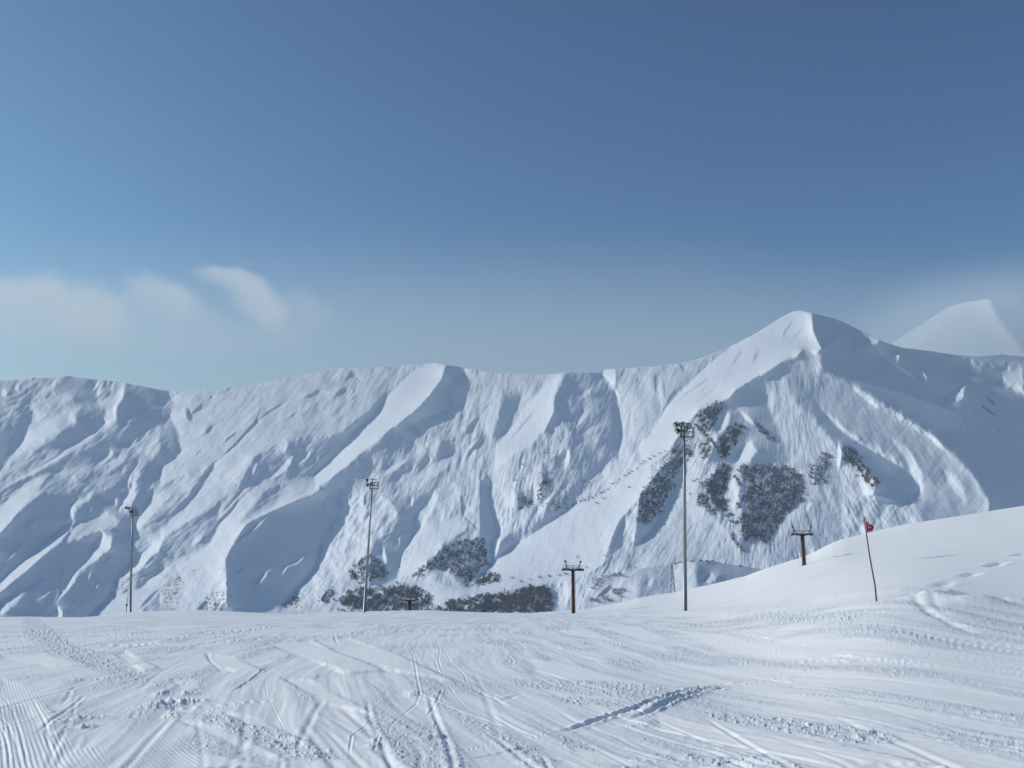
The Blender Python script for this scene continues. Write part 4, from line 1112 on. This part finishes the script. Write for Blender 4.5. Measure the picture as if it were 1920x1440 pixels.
# ------------------------------------------------------------------ clouds far beyond the ridge
def cloud(label, px, py, hw, hh, Y, depth, dens, seed, tilt=0.0, nscale=2.2, thr=.45, name='cloud', power=1.0, aniso=.0, tone=(.96, .98, 1.0)):
    """soft vapour inside an ellipsoid: density falls to nothing before the hull and is broken up by noise"""
    c = Vector([float(q) for q in at_depth(px, py, Y)])
    m = MB(); m.blob((0, 0, 0), (1, 1, 1), seed, 24, 14, 0)
    mt = bpy.data.materials.new('vapour'); mt.use_nodes = True
    n = mt.node_tree; n.nodes.clear()
    out = n.nodes.new('ShaderNodeOutputMaterial'); pv = n.nodes.new('ShaderNodeVolumePrincipled')
    pv.inputs['Color'].default_value = (*tone, 1); pv.inputs['Anisotropy'].default_value = aniso
    tc = n.nodes.new('ShaderNodeTexCoord')
    ln = n.nodes.new('ShaderNodeVectorMath'); ln.operation = 'LENGTH'; n.links.new(tc.outputs['Object'], ln.inputs[0])
    mr = n.nodes.new('ShaderNodeMapRange'); mr.interpolation_type = 'SMOOTHSTEP'
    mr.inputs['From Min'].default_value = .98; mr.inputs['From Max'].default_value = .1
    n.links.new(ln.outputs['Value'], mr.inputs['Value'])
    mp = n.nodes.new('ShaderNodeMapping'); mp.inputs['Location'].default_value = (seed * 3.1, seed * 1.7, seed * .9)
    mp.inputs['Scale'].default_value = (hw / hh, 1.0, 1.0)
    n.links.new(tc.outputs['Object'], mp.inputs['Vector'])
    t = n.nodes.new('ShaderNodeTexNoise'); t.inputs['Scale'].default_value = nscale; t.inputs['Detail'].default_value = 5; t.inputs['Roughness'].default_value = .55
    n.links.new(mp.outputs[0], t.inputs['Vector'])
    ad = n.nodes.new('ShaderNodeMath'); ad.operation = 'ADD'; n.links.new(t.outputs['Fac'], ad.inputs[0]); n.links.new(mr.outputs[0], ad.inputs[1])
    m2 = n.nodes.new('ShaderNodeMapRange'); m2.inputs['From Min'].default_value = thr; m2.inputs['From Max'].default_value = thr + .7; m2.interpolation_type = 'SMOOTHSTEP'
    n.links.new(ad.outputs[0], m2.inputs['Value'])
    mu = n.nodes.new('ShaderNodeMath'); mu.operation = 'MULTIPLY'; n.links.new(m2.outputs[0], mu.inputs[0]); n.links.new(mr.outputs[0], mu.inputs[1])
    md = n.nodes.new('ShaderNodeMath'); md.operation = 'MULTIPLY'; n.links.new(mu.outputs[0], md.inputs[0]); md.inputs[1].default_value = dens
    n.links.new(md.outputs[0], pv.inputs['Density']); n.links.new(pv.outputs[0], out.inputs['Volume'])
    o = m.build(name, mt)
    o.location = c; s = Y / F * 1.03
    o.scale = (hw * s, depth, hh * s); o.rotation_euler = (0, tilt, 0)
    props(o, label, 'cloud', None, 'stuff')
    return o


cloud('pale mist bank lying low behind the whole ridge', 800, 760, 2700, 360, 18000, 5000, .00016, 11, 0, 1.0, .1, 'cloud_bank')
cloud('grey mist drifting in front of the far cone', 1850, 640, 400, 165, 4700, 1000, .0019, 14, -.1, 1.2, .15, 'mist', tone=(.78, .88, 1.0))


# ------------------------------------------------------------------ placing things on the slope
def spot(px, py, r):
    """a point at distance r seen at this photograph point"""
    u, v = ray(px, py)
    n = math.hypot(u, 1)
    return Vector((r * u / n, r / n, EYE + r * v / n))


def lean(base, top):
    d = (top - base)
    return Vector((0, 0, 1)).rotation_difference(d.normalized()), d.length


# ------------------------------------------------------------------ floodlight masts
def make_mast(height, yaw, lamps, top_px=1.0):
    root = empty('floodlight_mast', (0, 0, 0))
    m = MB()
    zs = [-.6, 0, .02, height * .33, height * .66, height]
    m.tube([(0, 0, z) for z in zs], [.26, .26, .235, .20, .155, .11], 14)
    m.tube([(0, 0, -.1), (0, 0, .06)], .34, 14)
    for q in (.33, .66):
        m.tube([(0, 0, height * q - .05), (0, 0, height * q + .05)], .25 - .12 * q, 14)
    m.build('pole', M['galv'], root)
    hd = Matrix.Rotation(yaw, 3, 'Z')
    T = lambda x, y, z: tuple(hd @ Vector((x, y, 0)) + Vector((0, 0, height + z)))
    # working platform with its railing
    b = MB()
    px = [(-.35, -.45), (.95, -.45), (.95, .45), (-.35, .45)]
    for k in range(4):
        a, c = px[k], px[(k + 1) % 4]
        for z in (.0, .5, .98):
            b.tube([T(a[0], a[1], z), T(c[0], c[1], z)], .032, 6)
        for t in (0, .5):
            x = a[0] * (1 - t) + c[0] * t; y = a[1] * (1 - t) + c[1] * t
            b.tube([T(x, y, 0), T(x, y, .98)], .028, 6)
    for i in range(9):
        x = -.35 + 1.3 * i / 8
        b.tube([T(x, -.45, 0), T(x, .45, 0)], .018, 4)
    b.tube([T(-.35, -.45, 0), T(0, 0, -.55)], .03, 6); b.tube([T(.95, .45, 0), T(0, 0, -.55)], .03, 6)
    b.build('platform', M['dark'], root)
    r = MB()
    for z, x0, x1 in ((1.48, -.95, .7), (.72, -.85, .35)):
        r.tube([T(x0, -.2, z), T(x1, .1, z)], .045, 6)
    r.tube([T(0, 0, 0), T(0, 0, 1.6)], .06, 8)
    r.tube([T(-.8, -.2, .7), T(-.9, -.2, 1.48)], .03, 6)
    r.tube([T(0, 0, .3), T(.6, .1, 1.45)], .03, 6)
    r.build('crossarm', M['dark'], root)
    for (x, y, z, az, s) in lamps:
        c = Vector(T(x, y, z))
        aim = (hd @ Vector((math.cos(az), math.sin(az), -.75))).normalized()
        q = Vector((0, 0, 1)).rotation_difference(aim).to_matrix()
        body = MB()
        ring = lambda d, rad: (c + q @ Vector((0, 0, d)), rad)
        seq = [ring(-.26, .05), ring(-.24, .14), ring(-.05, .27 * s), ring(.10, .33 * s), ring(.13, .33 * s)]
        body.tube([p for p, _ in seq], [w for _, w in seq], 14)
        body.tube([c + q @ Vector((-.36 * s, 0, 0)), c + q @ Vector((-.36 * s, 0, -.3)), c + q @ Vector((.36 * s, 0, -.3)), c + q @ Vector((.36 * s, 0, 0))], .022, 5)
        o = body.build('floodlight', M['dark'], root)
        gl = MB(); gl.tube([c + q @ Vector((0, 0, .132)), c + q @ Vector((0, 0, .15))], .30 * s, 14)
        gl.build('lamp_glass', M['glass'], o)
        cap = MB(); cap.blob(c + Vector((0, 0, .24 * s)), (.24 * s, .22 * s, .10), int(z * 100 + x * 37), 10, 5, .12, -.2)
        cap.build('snow_cap', M['snow_cap'], o)
    return root


LAMPS_A = [(-.95, -.25, 1.18, 3.5, 1.0), (-.35, -.15, 1.25, 3.8, .95), (.45, .1, 1.2, 4.9, 1.15), (-.78, -.22, .55, 3.3, 1.1), (-.22, -.2, .48, 3.9, .9)]
LAMPS_B = [(-.95, -.25, 1.22, 3.4, .95), (-.80, -.22, .50, 3.3, 1.0), (-.15, -.2, .62, 3.9, .85)]
LAMPS_C = [(-1.25, -.1, 1.42, 3.3, .8), (-.75, -.1, 1.30, 3.6, .8), (-.3, -.1, .62, 3.4, .9)]
for bp_, tp_, r, yaw, lamps, lab in [
        ((1284.5, 1149), (1283, 819), 104, 0.0, LAMPS_A, 'tallest floodlight mast, in front of the rocky scrub patches, with five lamps'),
        ((683, 1146), (697.5, 916), 158, .25, LAMPS_B, 'slim grey floodlight mast leaning over the dark wood at the slope edge, three lamps'),
        ((244, 1149), (248.5, 966), 196, -.15, LAMPS_C, 'farthest and shortest floodlight mast, leftmost, beside a thin post')]:
    B = spot(*bp_, r); B.z = min(B.z, true_z(B.x, B.y)) if abs(B.z - true_z(B.x, B.y)) < 3 else B.z
    Tp = spot(*tp_, r); Tp.y = B.y + .0; Tp = at_depth(tp_[0], tp_[1], B.y); Tp = Vector([float(q) for q in Tp])
    q, ln = lean(B, Tp)
    t = make_mast(ln, yaw, lamps)
    t.location = B; t.rotation_mode = 'QUATERNION'; t.rotation_quaternion = q
    props(t, lab, 'floodlight mast', 'floodlight masts along the slope edge')

# thin post by the far mast
B = spot(236.5, 1150, 195)
t = empty('marker_post', B)
m = MB(); m.tube([(0, 0, -.5), (.05, 0, 3.9)], [.075, .05], 8); m.build('post', M['galv'], t)
m = MB(); m.box((0, -.09, 1.45), (.26, .14, .42)); m.build('junction_box', M['dark'], t, .01)
props(t, 'thin grey post with a small box standing beside the farthest mast', 'post')


# ------------------------------------------------------------------ ski lift pylons
def make_pylon(h, snowcap=True):
    root = empty('lift_pylon', (0, 0, 0))
    m = MB(); m.tube([(0, 0, -1.0), (0, 0, 0), (0, 0, h)], [.27, .265, .235], 16); m.tube([(0, 0, -.1), (0, 0, .05)], .38, 16)
    m.tube([(0, 0, h * .5 - .04), (0, 0, h * .5 + .04)], .285, 16)
    m.build('column', M['rust'], root)
    a = MB()
    n = 12
    for k in range(n):
        x0 = -1.55 + 3.1 * k / n; x1 = -1.55 + 3.1 * (k + 1) / n
        zf = lambda x: h + .10 + .055 * x * x
        wf = lambda x: .30 - .11 * abs(x)
        vs = []
        for x in (x0, x1):
            w = wf(x)
            vs += [(x, -.16, zf(x) - w), (x, .16, zf(x) - w), (x, .16, zf(x)), (x, -.16, zf(x))]
        fs = [(0, 1, 5, 4), (1, 2, 6, 5), (2, 3, 7, 6), (3, 0, 4, 7)]
        if k == 0: fs.append((3, 2, 1, 0))
        if k == n - 1: fs.append((4, 5, 6, 7))
        a.add(vs, fs)
    a.build('crossarm', M['rust'], root)
    for s in (-1, 1):
        hm_ = MB()
        hm_.tube([(s * .95, -.05, h + .15), (s * 1.32, -.05, h + 1.12)], [.075, .06], 6)
        hm_.tube([(s * 1.22, -.05, h + .2), (s * 1.25, -.05, h + .95)], .03, 6)
        hm_.box((s * 1.34, -.05, h + 1.18), (.16, .3, .30), Matrix.Rotation(s * .35, 3, 'Y'))
        hm_.build('lifting_frame', M['dark'], root)
        g = MB()
        g.box((s * 1.38, 0, h - .06), (.07, 1.7, .14))
        g.tube([(s * 1.38, 0, h - .02), (s * 1.38, 0, h + .30)], .05, 6)
        o = g.build('sheave_train', M['dark'], root)
        for k in range(4):
            w = MB(); w.tube([(s * 1.38 - .04, -.63 + .42 * k, h + .03), (s * 1.38 + .04, -.63 + .42 * k, h + .03)], .17, 14)
            w.build('sheave_wheel', M['dark'], o)
    rl = MB()
    for y in (-.32, .32):
        for x in (-1.5, -1.0, -.45, -.15, .15, .45, 1.0, 1.5):
            rl.tube([(x, y, h + .15), (x, y, h + .62)], .018, 5)
        rl.tube([(-1.5, y, h + .62), (1.5, y, h + .62)], .02, 5)
        rl.tube([(-1.5, y, h + .38), (1.5, y, h + .38)], .014, 5)
    for k in range(10):
        rl.box((-1.35 + .3 * k, 0, h + .16), (.2, .62, .03))
    rl.build('catwalk_railing', M['galv'], root)
    ld = MB()
    for s in (-.13, .13):
        ld.tube([(.34, s, .1), (.34, s, h)], .018, 5)
    for k in range(int(h / .3)):
        ld.tube([(.34, -.13, .2 + .3 * k), (.34, .13, .2 + .3 * k)], .014, 5)
    for z in (.6, h * .5, h - .4):
        ld.tube([(.22, 0, z), (.34, 0, z)], .02, 5)
    ld.build('ladder', M['galv'], root)
    sc = MB()
    for x, w in ((-1.0, .3), (-.1, .4), (.75, .35)):
        sc.blob((x, -.02, h + .20), (w, .22, .13), int(x * 10) + 5, 10, 5, .12, -.1)
    sc.build('snow_cap', M['snow_cap'], root)
    return root


for (bx, by, ay, r, yaw, sc_, lab) in [
        (1504, 1069, 1002.5, 148, 0.0, .97, 'rust brown lift pylon standing on the smooth white hill right of the tallest mast'),
        (1074, 1139, 1068.5, 131, .55, .9, 'rust brown lift pylon rising from a small snow mound beside the dark wood'),
        (768, None, 1126, 182, .1, 1.0, 'lift pylon sunk behind the slope edge, only its snowy crossarm showing')]:
    A = spot(bx, ay, r)
    if by is None:
        zb = true_z(A.x, A.y)
    else:
        zb = true_z(A.x, A.y) - .05
    h = A.z - zb
    t = make_pylon(h / sc_)
    t.location = (A.x, A.y, zb); t.rotation_euler = (0, 0, yaw); t.scale = (sc_, sc_, sc_)
    props(t, lab, 'lift pylon', 'pylons of the ski lift')

# ------------------------------------------------------------------ lattice tower on the knoll
B = Vector([float(q) for q in at_depth(1261.5, 1111, 545.0)])
t = empty('lattice_tower', B)
m = MB(); Ht = 15.6
levels = [(-6, 1.45), (0, 1.25), (3.2, 1.0), (6.2, .78), (9.0, .56), (11.6, .40), (14.0, .26), (Ht, .12)]
cs = [(-1, -1), (1, -1), (1, 1), (-1, 1)]
for (z0, w0), (z1, w1) in zip(levels[:-1], levels[1:]):
    for k in range(4):
        a, b = cs[k], cs[(k + 1) % 4]
        m.tube([(a[0] * w0, a[1] * w0, z0), (a[0] * w1, a[1] * w1, z1)], .11, 5)
        m.tube([(a[0] * w0, a[1] * w0, z0), (b[0] * w1, b[1] * w1, z1)], .06, 4)
        m.tube([(b[0] * w0, b[1] * w0, z0), (a[0] * w1, a[1] * w1, z1)], .06, 4)
        m.tube([(a[0] * w1, a[1] * w1, z1), (b[0] * w1, b[1] * w1, z1)], .06, 4)
m.build('lattice_frame', M['galv'], t)
m = MB(); m.box((0, 0, 13.4), (.9, .5, 2.0)); m.build('equipment_box', M['dark'], t, .05)
props(t, 'small grey lattice tower standing in front of the low knoll, left of the tallest mast', 'lattice tower')

# ------------------------------------------------------------------ red flag on its crooked pole
rf = 40.0
pp = [(1642, 1112), (1641, 1100), (1636.3, 1074), (1630.2, 1040), (1627, 1018), (1624.2, 998), (1622.6, 985), (1621.2, 977), (1620.9, 969.5)]
pts = [spot(x, y, rf) for x, y in pp]
B = pts[0].copy(); gz = true_z(B.x, B.y)
root = empty('marker_flag', B)
loc = [p - B for p in pts]
loc.insert(0, loc[0] + Vector((.02, 0, min(gz - B.z, 0) - .3)))
m = MB(); m.tube(loc, [.032, .032, .03, .028, .026, .024, .022, .02, .019, .017], 8); m.build('bamboo_pole', M['wood'], root)
# cloth: gathered round the pole, folded over on itself
def cloth(shift=0.0, u0=0, u1=1, v0=0, v1=1, nu=22, nv=22):
    vs = []
    for j in range(nv + 1):
        v = v0 + (v1 - v0) * j / nv
        pa = loc[-2] * (1 - v) + loc[6] * v
        for i in range(nu + 1):
            u = u0 + (u1 - u0) * i / nu
            reach = .30 * math.sin(math.pi * (.10 + .82 * v)) ** .6
            x = pa.x + reach * u * (1 - .25 * (1 - v)) + .012
            y = -.06 * math.sin(u * 5.2 + v * 3) * (u + .15) - shift
            z = pa.z - .10 * u * (1 - v) + .035 * math.sin(u * 6 + v * 4) * u + .05 * u * v
            vs.append((x, y, z))
    fs = [(j * (nu + 1) + i, j * (nu + 1) + i + 1, (j + 1) * (nu + 1) + i + 1, (j + 1) * (nu + 1) + i) for j in range(nv) for i in range(nu)]
    return vs, fs
m = MB(); m.add(*cloth(), True); fl = m.build('cloth', M['red'], root)
sd = fl.modifiers.new('thick', 'SOLIDIFY'); sd.thickness = .004
m = MB()
m.add(*cloth(.006, .25, .75, .52, .62, 10, 4), True); m.add(*cloth(.006, .62, .78, .42, .70, 4, 8), True); m.add(*cloth(.006, .2, .6, .40, .46, 8, 3), True)
m.build('printed_mark', M['white'], fl)
props(root, 'ragged red flag on a bent bamboo pole planted on the snow berm', 'flag')


# ------------------------------------------------------------------ frosted bare trees and scrub
def tree_template(seed, twigs, spread=1.0):
    """unit-height bare crown: leaning stems and many thin twig slivers; returns verts, tris, material index"""
    rnd = np.random.default_rng(seed)
    V = []; Fc = []; MI = []
    def sliver(a, b, w, mi):
        a = np.array(a); b = np.array(b)
        d = rnd.normal(size=3); d -= d.dot(b - a) * (b - a) / ((b - a).dot(b - a) + 1e-9); d *= w / (np.linalg.norm(d) + 1e-9)
        k = len(V); V.extend([a - d, a + d, b]); Fc.append((k, k + 1, k + 2)); MI.append(mi)
    stems = []
    for k in range(4):
        an = rnd.uniform(0, 2 * math.pi); top = np.array([math.cos(an) * .28 * spread, math.sin(an) * .28 * spread, rnd.uniform(.6, .9)])
        for q in range(3):
            sliver((0, 0, -.15), top, .035, 0)
        stems.append(top)
    for k in range(twigs):
        s = stems[rnd.integers(4)]
        t = rnd.uniform(.3, 1)
        a = s * t + rnd.normal(size=3) * .04
        dr = np.array([rnd.normal() * .30 * spread, rnd.normal() * .30 * spread, abs(rnd.normal()) * .24])
        b = a + dr
        b[2] = min(b[2], 1.05)
        sliver(a, b, rnd.uniform(.018, .05), 1 if rnd.random() < .33 else 0)
    return np.array(V), np.array(Fc), np.array(MI)


TPL = [tree_template(s, 46) for s in range(8)]
SHR = [tree_template(50 + s, 34, 1.5) for s in range(4)]


def wood(label, polys, count, hmin, hmax, surf, seed, name='woodland', tpls=TPL, cat='woodland', falloff=-.10):
    rnd = np.random.default_rng(seed)
    VV = []; FF = []; MM = []; base = 0; n = 0; tries = 0
    polys = [tp(*p) for p in polys]
    areas = []
    for P in polys:
        a = 0
        for i in range(len(P)):
            x0, y0 = P[i]; x1, y1 = P[(i + 1) % len(P)]; a += x0 * y1 - x1 * y0
        areas.append(abs(a))
    areas = np.array(areas) / sum(areas)
    while n < count and tries < count * 30:
        tries += 1
        P = polys[rnd.choice(len(polys), p=areas)]
        xs_ = [p[0] for p in P]; ys_ = [p[1] for p in P]
        x = rnd.uniform(min(xs_) - 5, max(xs_) + 5); y = rnd.uniform(min(ys_) - 5, max(ys_) + 5)
        X_, Y_ = np.array([[x]]), np.array([[y]])
        ins = inside(X_, Y_, P)[0, 0]; d = dist_line(X_, Y_, P + P[:1])[0, 0]
        sd_ = (d if ins else -d) + 5.5 * perlin(np.array([x / 10.0]), np.array([y / 10.0]), seed)[0] + 4.0 * perlin(np.array([x / 3.5]), np.array([y / 3.5]), seed + 9)[0]
        if sd_ < rnd.random() * 3.0 - 1.0: continue
        if perlin(np.array([x / 5.0 + y / 9.0]), np.array([y / 14.0]), seed + 3)[0] < -falloff - rnd.random() * .5: continue
        p = surf(x, y)
        h_ = rnd.uniform(hmin, hmax)
        v, f, mi = tpls[rnd.integers(len(tpls))]
        an = rnd.uniform(0, 2 * math.pi); c, s = math.cos(an), math.sin(an)
        R_ = np.array([[c, -s, 0], [s, c, 0], [0, 0, 1]])
        VV.append(v @ R_.T * h_ * np.array([1.1, 1.1, 1]) + np.asarray(p).reshape(3)); FF.append(f + base); MM.append(mi); base += len(v); n += 1
    o = mesh_np(name, np.concatenate(VV), np.concatenate(FF), smooth=False, mats=[M['bark'], M['frost']], midx=np.concatenate(MM))
    props(o, label, cat, None, 'stuff')
    return o


om = lambda x, y: on_mountain(x, y)
wood('dark diagonal strip of bare wood on the shaded side of the long white spur', [('J', [(90,440),(250,210),(380,90),(470,100),(430,300),(300,560),(170,690),(90,690)])], 900, 2, 4.2, om, 1)
wood('largest dark wood of bare trees on the rocky face under the summit', [('J', [(1000,150),(1450,170),(1560,250),(1580,480),(1400,620),(1320,780),(1250,860),(1010,840),(1000,640),(1060,560),(980,440),(1080,330),(960,210)])], 2300, 2, 4.2, om, 23)
wood('bare wood above the brown crag, left of the largest wood', [('J', [(720,270),(860,150),(920,190),(860,400),(900,600),(780,560),(740,480),(640,330)]), ('J', [(880,580),(1000,620),(980,690),(880,660)])], 900, 2, 4.2, om, 3)
wood('frosted wood on the topmost knob of the rocky face beside the bright ridge', [('I', [(490,1010),(560,930),(700,890),(790,910),(700,1050),(640,1140),(560,1170)])], 500, 2, 4, om, 4)
wood('frosted scrub wood in the middle of the rocky face', [('I', [(740,1200),(830,1090),(950,1100),(900,1180),(880,1260),(800,1330),(740,1440),(700,1300)]), ('I', [(1040,1080),(1100,1090),(1220,1230),(1190,1240),(1060,1140)])], 700, 2, 4, om, 5)
wood('small frosted wood directly behind the lamp head of the tallest mast', [('I', [(510,1240),(620,1220),(650,1320),(560,1420)]), ('I', [(260,1400),(350,1260),(460,1270),(470,1360),(380,1440)])], 400, 2, 4, om, 6)
wood('thin scrub on the pale rib right of the largest wood', [('J', [(1620,180),(1720,50),(1820,80),(1800,300),(1640,350)]), ('J', [(1560,330),(1640,420),(1660,560),(1600,480)])], 200, 2.5, 4.5, om, 7)
wood('steep dark wood in the shade of the small bright buttress', [('K', [(290,920),(380,960),(480,1100),(620,1280),(580,1340),(400,1170),(300,1050)])], 500, 2, 4, om, 8)
wood('bare wood behind the leaning mast above the snowy terrace', [('F', [(300,1050),(400,930),(560,850),(640,900),(740,960),(760,1100),(560,1150),(400,1150)])], 500, 2, 4, om, 9)
wood('bare wood round the foot of the central snowy bluff', [('F', [(1040,1080),(1250,900),(1430,740),(1620,680),(1850,660),(1900,950),(1650,1160),(1500,1060),(1300,1000),(1150,1090)])], 1100, 1.8, 3.8, om, 10)
wood('nearest dark wood below the snowy terrace, behind the sunken pylon', [('F', [(200,1470),(230,1340),(430,1210),(550,1240),(900,1180),(1100,1210),(1250,1310),(1240,1490)])], 1200, 3, 5, om, 11)
wood('long dark band of wood under the curved white terrace in the valley', [('H', [(0,1335),(300,1265),(520,1205),(720,1200),(820,1300),(820,1500),(0,1500)]), ('F', [(1300,1460),(1500,1360),(1920,1290),(1920,1500),(1300,1500)])], 1700, 3, 5, om, 12)
wood('small bare wood where the long spur meets the valley', [('H', [(0,1100),(100,1040),(220,1080),(220,1150),(0,1185)]), ('F', [(1640,1195),(1900,1070),(1920,1190)])], 320, 2, 4, om, 13)
wood('scattered scrub in the lower part of the central bowl', [('G', [(690,1300),(800,1300),(800,1440),(680,1440)]), ('H', [(640,40),(760,0),(740,220),(640,260)]), ('G', [(1000,1400),(1250,1380),(1200,1440)]), ('H', [(430,200),(600,210),(640,300),(430,310)]), ('H', [(780,260),(1000,200),(960,330),(860,370)])], 420, 1.5, 3, om, 14)
wood('bare wood at the foot of the left slopes between the two leftmost masts', [('D', [(430,1500),(500,1300),(640,1240),(760,1250),(830,1500)])], 130, 1.4, 2.8, om, 15)
wood('thin frosted scrub on the white rib right of the farthest mast', [('D', [(0,1250),(60,1150),(220,1080),(250,1140),(150,1500),(0,1500)]), ('D', [(350,1050),(440,990),(470,1040),(380,1080)]), ('B', [(1250,1050),(1380,930),(1440,980),(1380,1120),(1260,1180)])], 90, 1.4, 2.6, om, 16)
wood('scrub along the valley bottom between the woods and the spur', [('H', [(1230,1440),(1250,1290),(1400,1250),(1330,1440)]), ('D', [(1380,1440),(1500,1300),(1600,1300),(1560,1440)]), ('F', [(0,1380),(60,1250),(200,1200),(180,1300),(100,1400)])], 300, 1.8, 3.6, om, 17)

kn = lambda x, y: at_depth(x, y, k_depth(x, y))
SHRUBS_K = [(1111, 1104), (1117, 1098), (1123, 1093), (1128, 1089), (1134, 1086), (1141, 1083), (1148, 1081), (1155, 1079), (1160, 1079), (1166, 1082), (1150, 1112), (1158, 1110), (1165, 1107), (1171, 1110), (1160, 1118), (1106, 1128), (1113, 1126), (1122, 1130), (1133, 1124), (1143, 1128)]
SHRUBS_M = [(1017, 950), (1024, 946), (1073, 948), (1080, 945), (1087, 941), (1094, 939), (1103, 938), (1112, 935), (1118, 931), (1127, 926), (1133, 922), (1141, 919), (1120, 945), (1131, 936), (1170, 893), (1178, 889), (1185, 885), (1193, 880), (1203, 871), (1209, 867), (1180, 915), (1065, 955), (1148, 909), (1155, 905), (1161, 900), (980, 872), (981, 898), (1023, 850), (965, 902), (1082, 1045), (1134, 1043), (1192, 1065), (1208, 915), (1218, 862), (1226, 857), (1237, 851), (1247, 847), (1300, 903), (1307, 900), (1312, 930), (1292, 927), (1282, 945), (1360, 838), (1100, 1065), (1060, 1078), (1048, 1080), (1030, 1082), (1012, 1084), (995, 1088), (978, 1092), (960, 1085)]


def shrub_mesh(k, frost):
    v, f, mi = SHR[k]
    me_o = mesh_np('shrub', v * np.array([1.5, 1.5, 1]), f, smooth=False, mats=[M['bark'], M['frost']], midx=mi)
    return me_o
protos = {}
rs = random.Random(3)
def put_shrub(p, h_, lab, grp):
    k = rs.randrange(4)
    if k not in protos:
        protos[k] = o = shrub_mesh(k, 0)
    else:
        o = protos[k].copy(); COL.objects.link(o)
    o.name = 'shrub'
    o.location = Vector([float(q) for q in np.asarray(p).reshape(3)]); o.scale = (h_, h_, h_); o.rotation_euler = (0, 0, rs.uniform(0, 6.28))
    props(o, lab, 'shrub', grp)
for x, y in SHRUBS_K:
    put_shrub(kn(x, y), rs.uniform(1.8, 3.2), 'dark frosted shrub on the sunny shoulder of the low knoll', 'shrubs on the low knoll')
for x, y in SHRUBS_M:
    put_shrub(om(x, y), rs.uniform(3.0, 5.0), 'small dark shrub dotted on the bright snow of the long spur', 'shrubs dotted over the long spur')

# ------------------------------------------------------------------ rocks
def crag(label, pts2, surf, size, seed, cat='crag', name='rock_crag'):
    rnd = random.Random(seed); m = MB()
    for i, (x, y) in enumerate(pts2):
        p = np.asarray(surf(x, y)).reshape(3)
        s = size * rnd.uniform(.45, 1.25)
        vs = []; n, mm = 9, 5
        rr = random.Random(seed * 31 + i)
        for a in range(mm + 1):
            th = math.pi * a / mm
            for k in range(n):
                ph = 2 * math.pi * k / n; q = rr.uniform(.45, 1.4)
                vs.append((p[0] + s * math.sin(th) * math.cos(ph) * q, p[1] + .45 * s * math.sin(th) * math.sin(ph) * q, p[2] + .8 * s * math.cos(th) * q))
        fs = [(a * n + k, (a + 1) * n + k, (a + 1) * n + (k + 1) % n, a * n + (k + 1) % n) for a in range(mm) for k in range(n)]
        m.add(vs, fs)
    o = m.build(name, M['rock'])
    props(o, label, cat)
    return o
def along_px(pts, n, jit=.8, seed=1):
    r_ = random.Random(seed); out = []
    for i in range(n):
        t = i / (n - 1) * (len(pts) - 1); k = min(int(t), len(pts) - 2); f = t - k
        out.append((pts[k][0] * (1 - f) + pts[k + 1][0] * f + r_.uniform(-jit, jit), pts[k][1] * (1 - f) + pts[k + 1][1] * f + r_.uniform(-jit, jit)))
    return out
crag('broad brown crag low on the rocky face, left of the largest wood', along_px(tp('J', [(640,430),(690,470),(650,490),(720,540),(760,590)]), 34, 2.6, 1), om, 4.4, 11)
crag('thin brown rock edge running down from the topmost frosted wood', along_px(tp('I', [(500,1090),(560,1150),(640,1230),(700,1310),(745,1370)]), 60, 1.9, 2), om, 3.4, 12)
crag('small brown outcrop at the upper corner of the largest wood', along_px(tp('J', [(950,250),(975,290),(1000,340)]), 22, 1.5, 3), om, 3.0, 13)
crag('lowest broken brown rocks on the white apron under the largest wood', along_px(tp('J', [(935,770),(930,820),(970,870),(1030,925)]), 40, 1.9, 4), om, 2.6, 14)
crag('little dark rocks beside the middle of the largest wood', along_px(tp('J', [(970,500),(1000,540)]), 12, 1.1, 5), om, 2.8, 15)
crag('upper dark rock streak high on the smooth shaded flank', along_px(tp('K', [(1590,500),(1650,565)]), 26, .5, 6), om, 2.0, 16)
crag('lower dark rock streak on the smooth shaded flank', along_px(tp('K', [(1540,585),(1650,660)]), 34, .7, 7), om, 2.0, 17)
crag('single tiny dark rock low on the smooth shaded flank', along_px(tp('K', [(1690,795),(1705,805)]), 3, .4, 8), om, 1.8, 18)
for i, (x, y, n) in enumerate([(1265, 1057.5, 3), (1275.5, 1055, 4), (1297, 1053, 4), (1313, 1052, 5), (1326, 1052, 4), (1336, 1052, 2), (1388, 1061.5, 3)]):
    o = crag('dark rock poking through the snow on the crest of the low knoll', along_px([(x - 2.4, y), (x + 2.4, y - .3)], n + 3, .25, 20 + i), kn, .75, 40 + i, 'rock', 'crest_rock')
    o['group'] = 'rocks along the knoll crest'
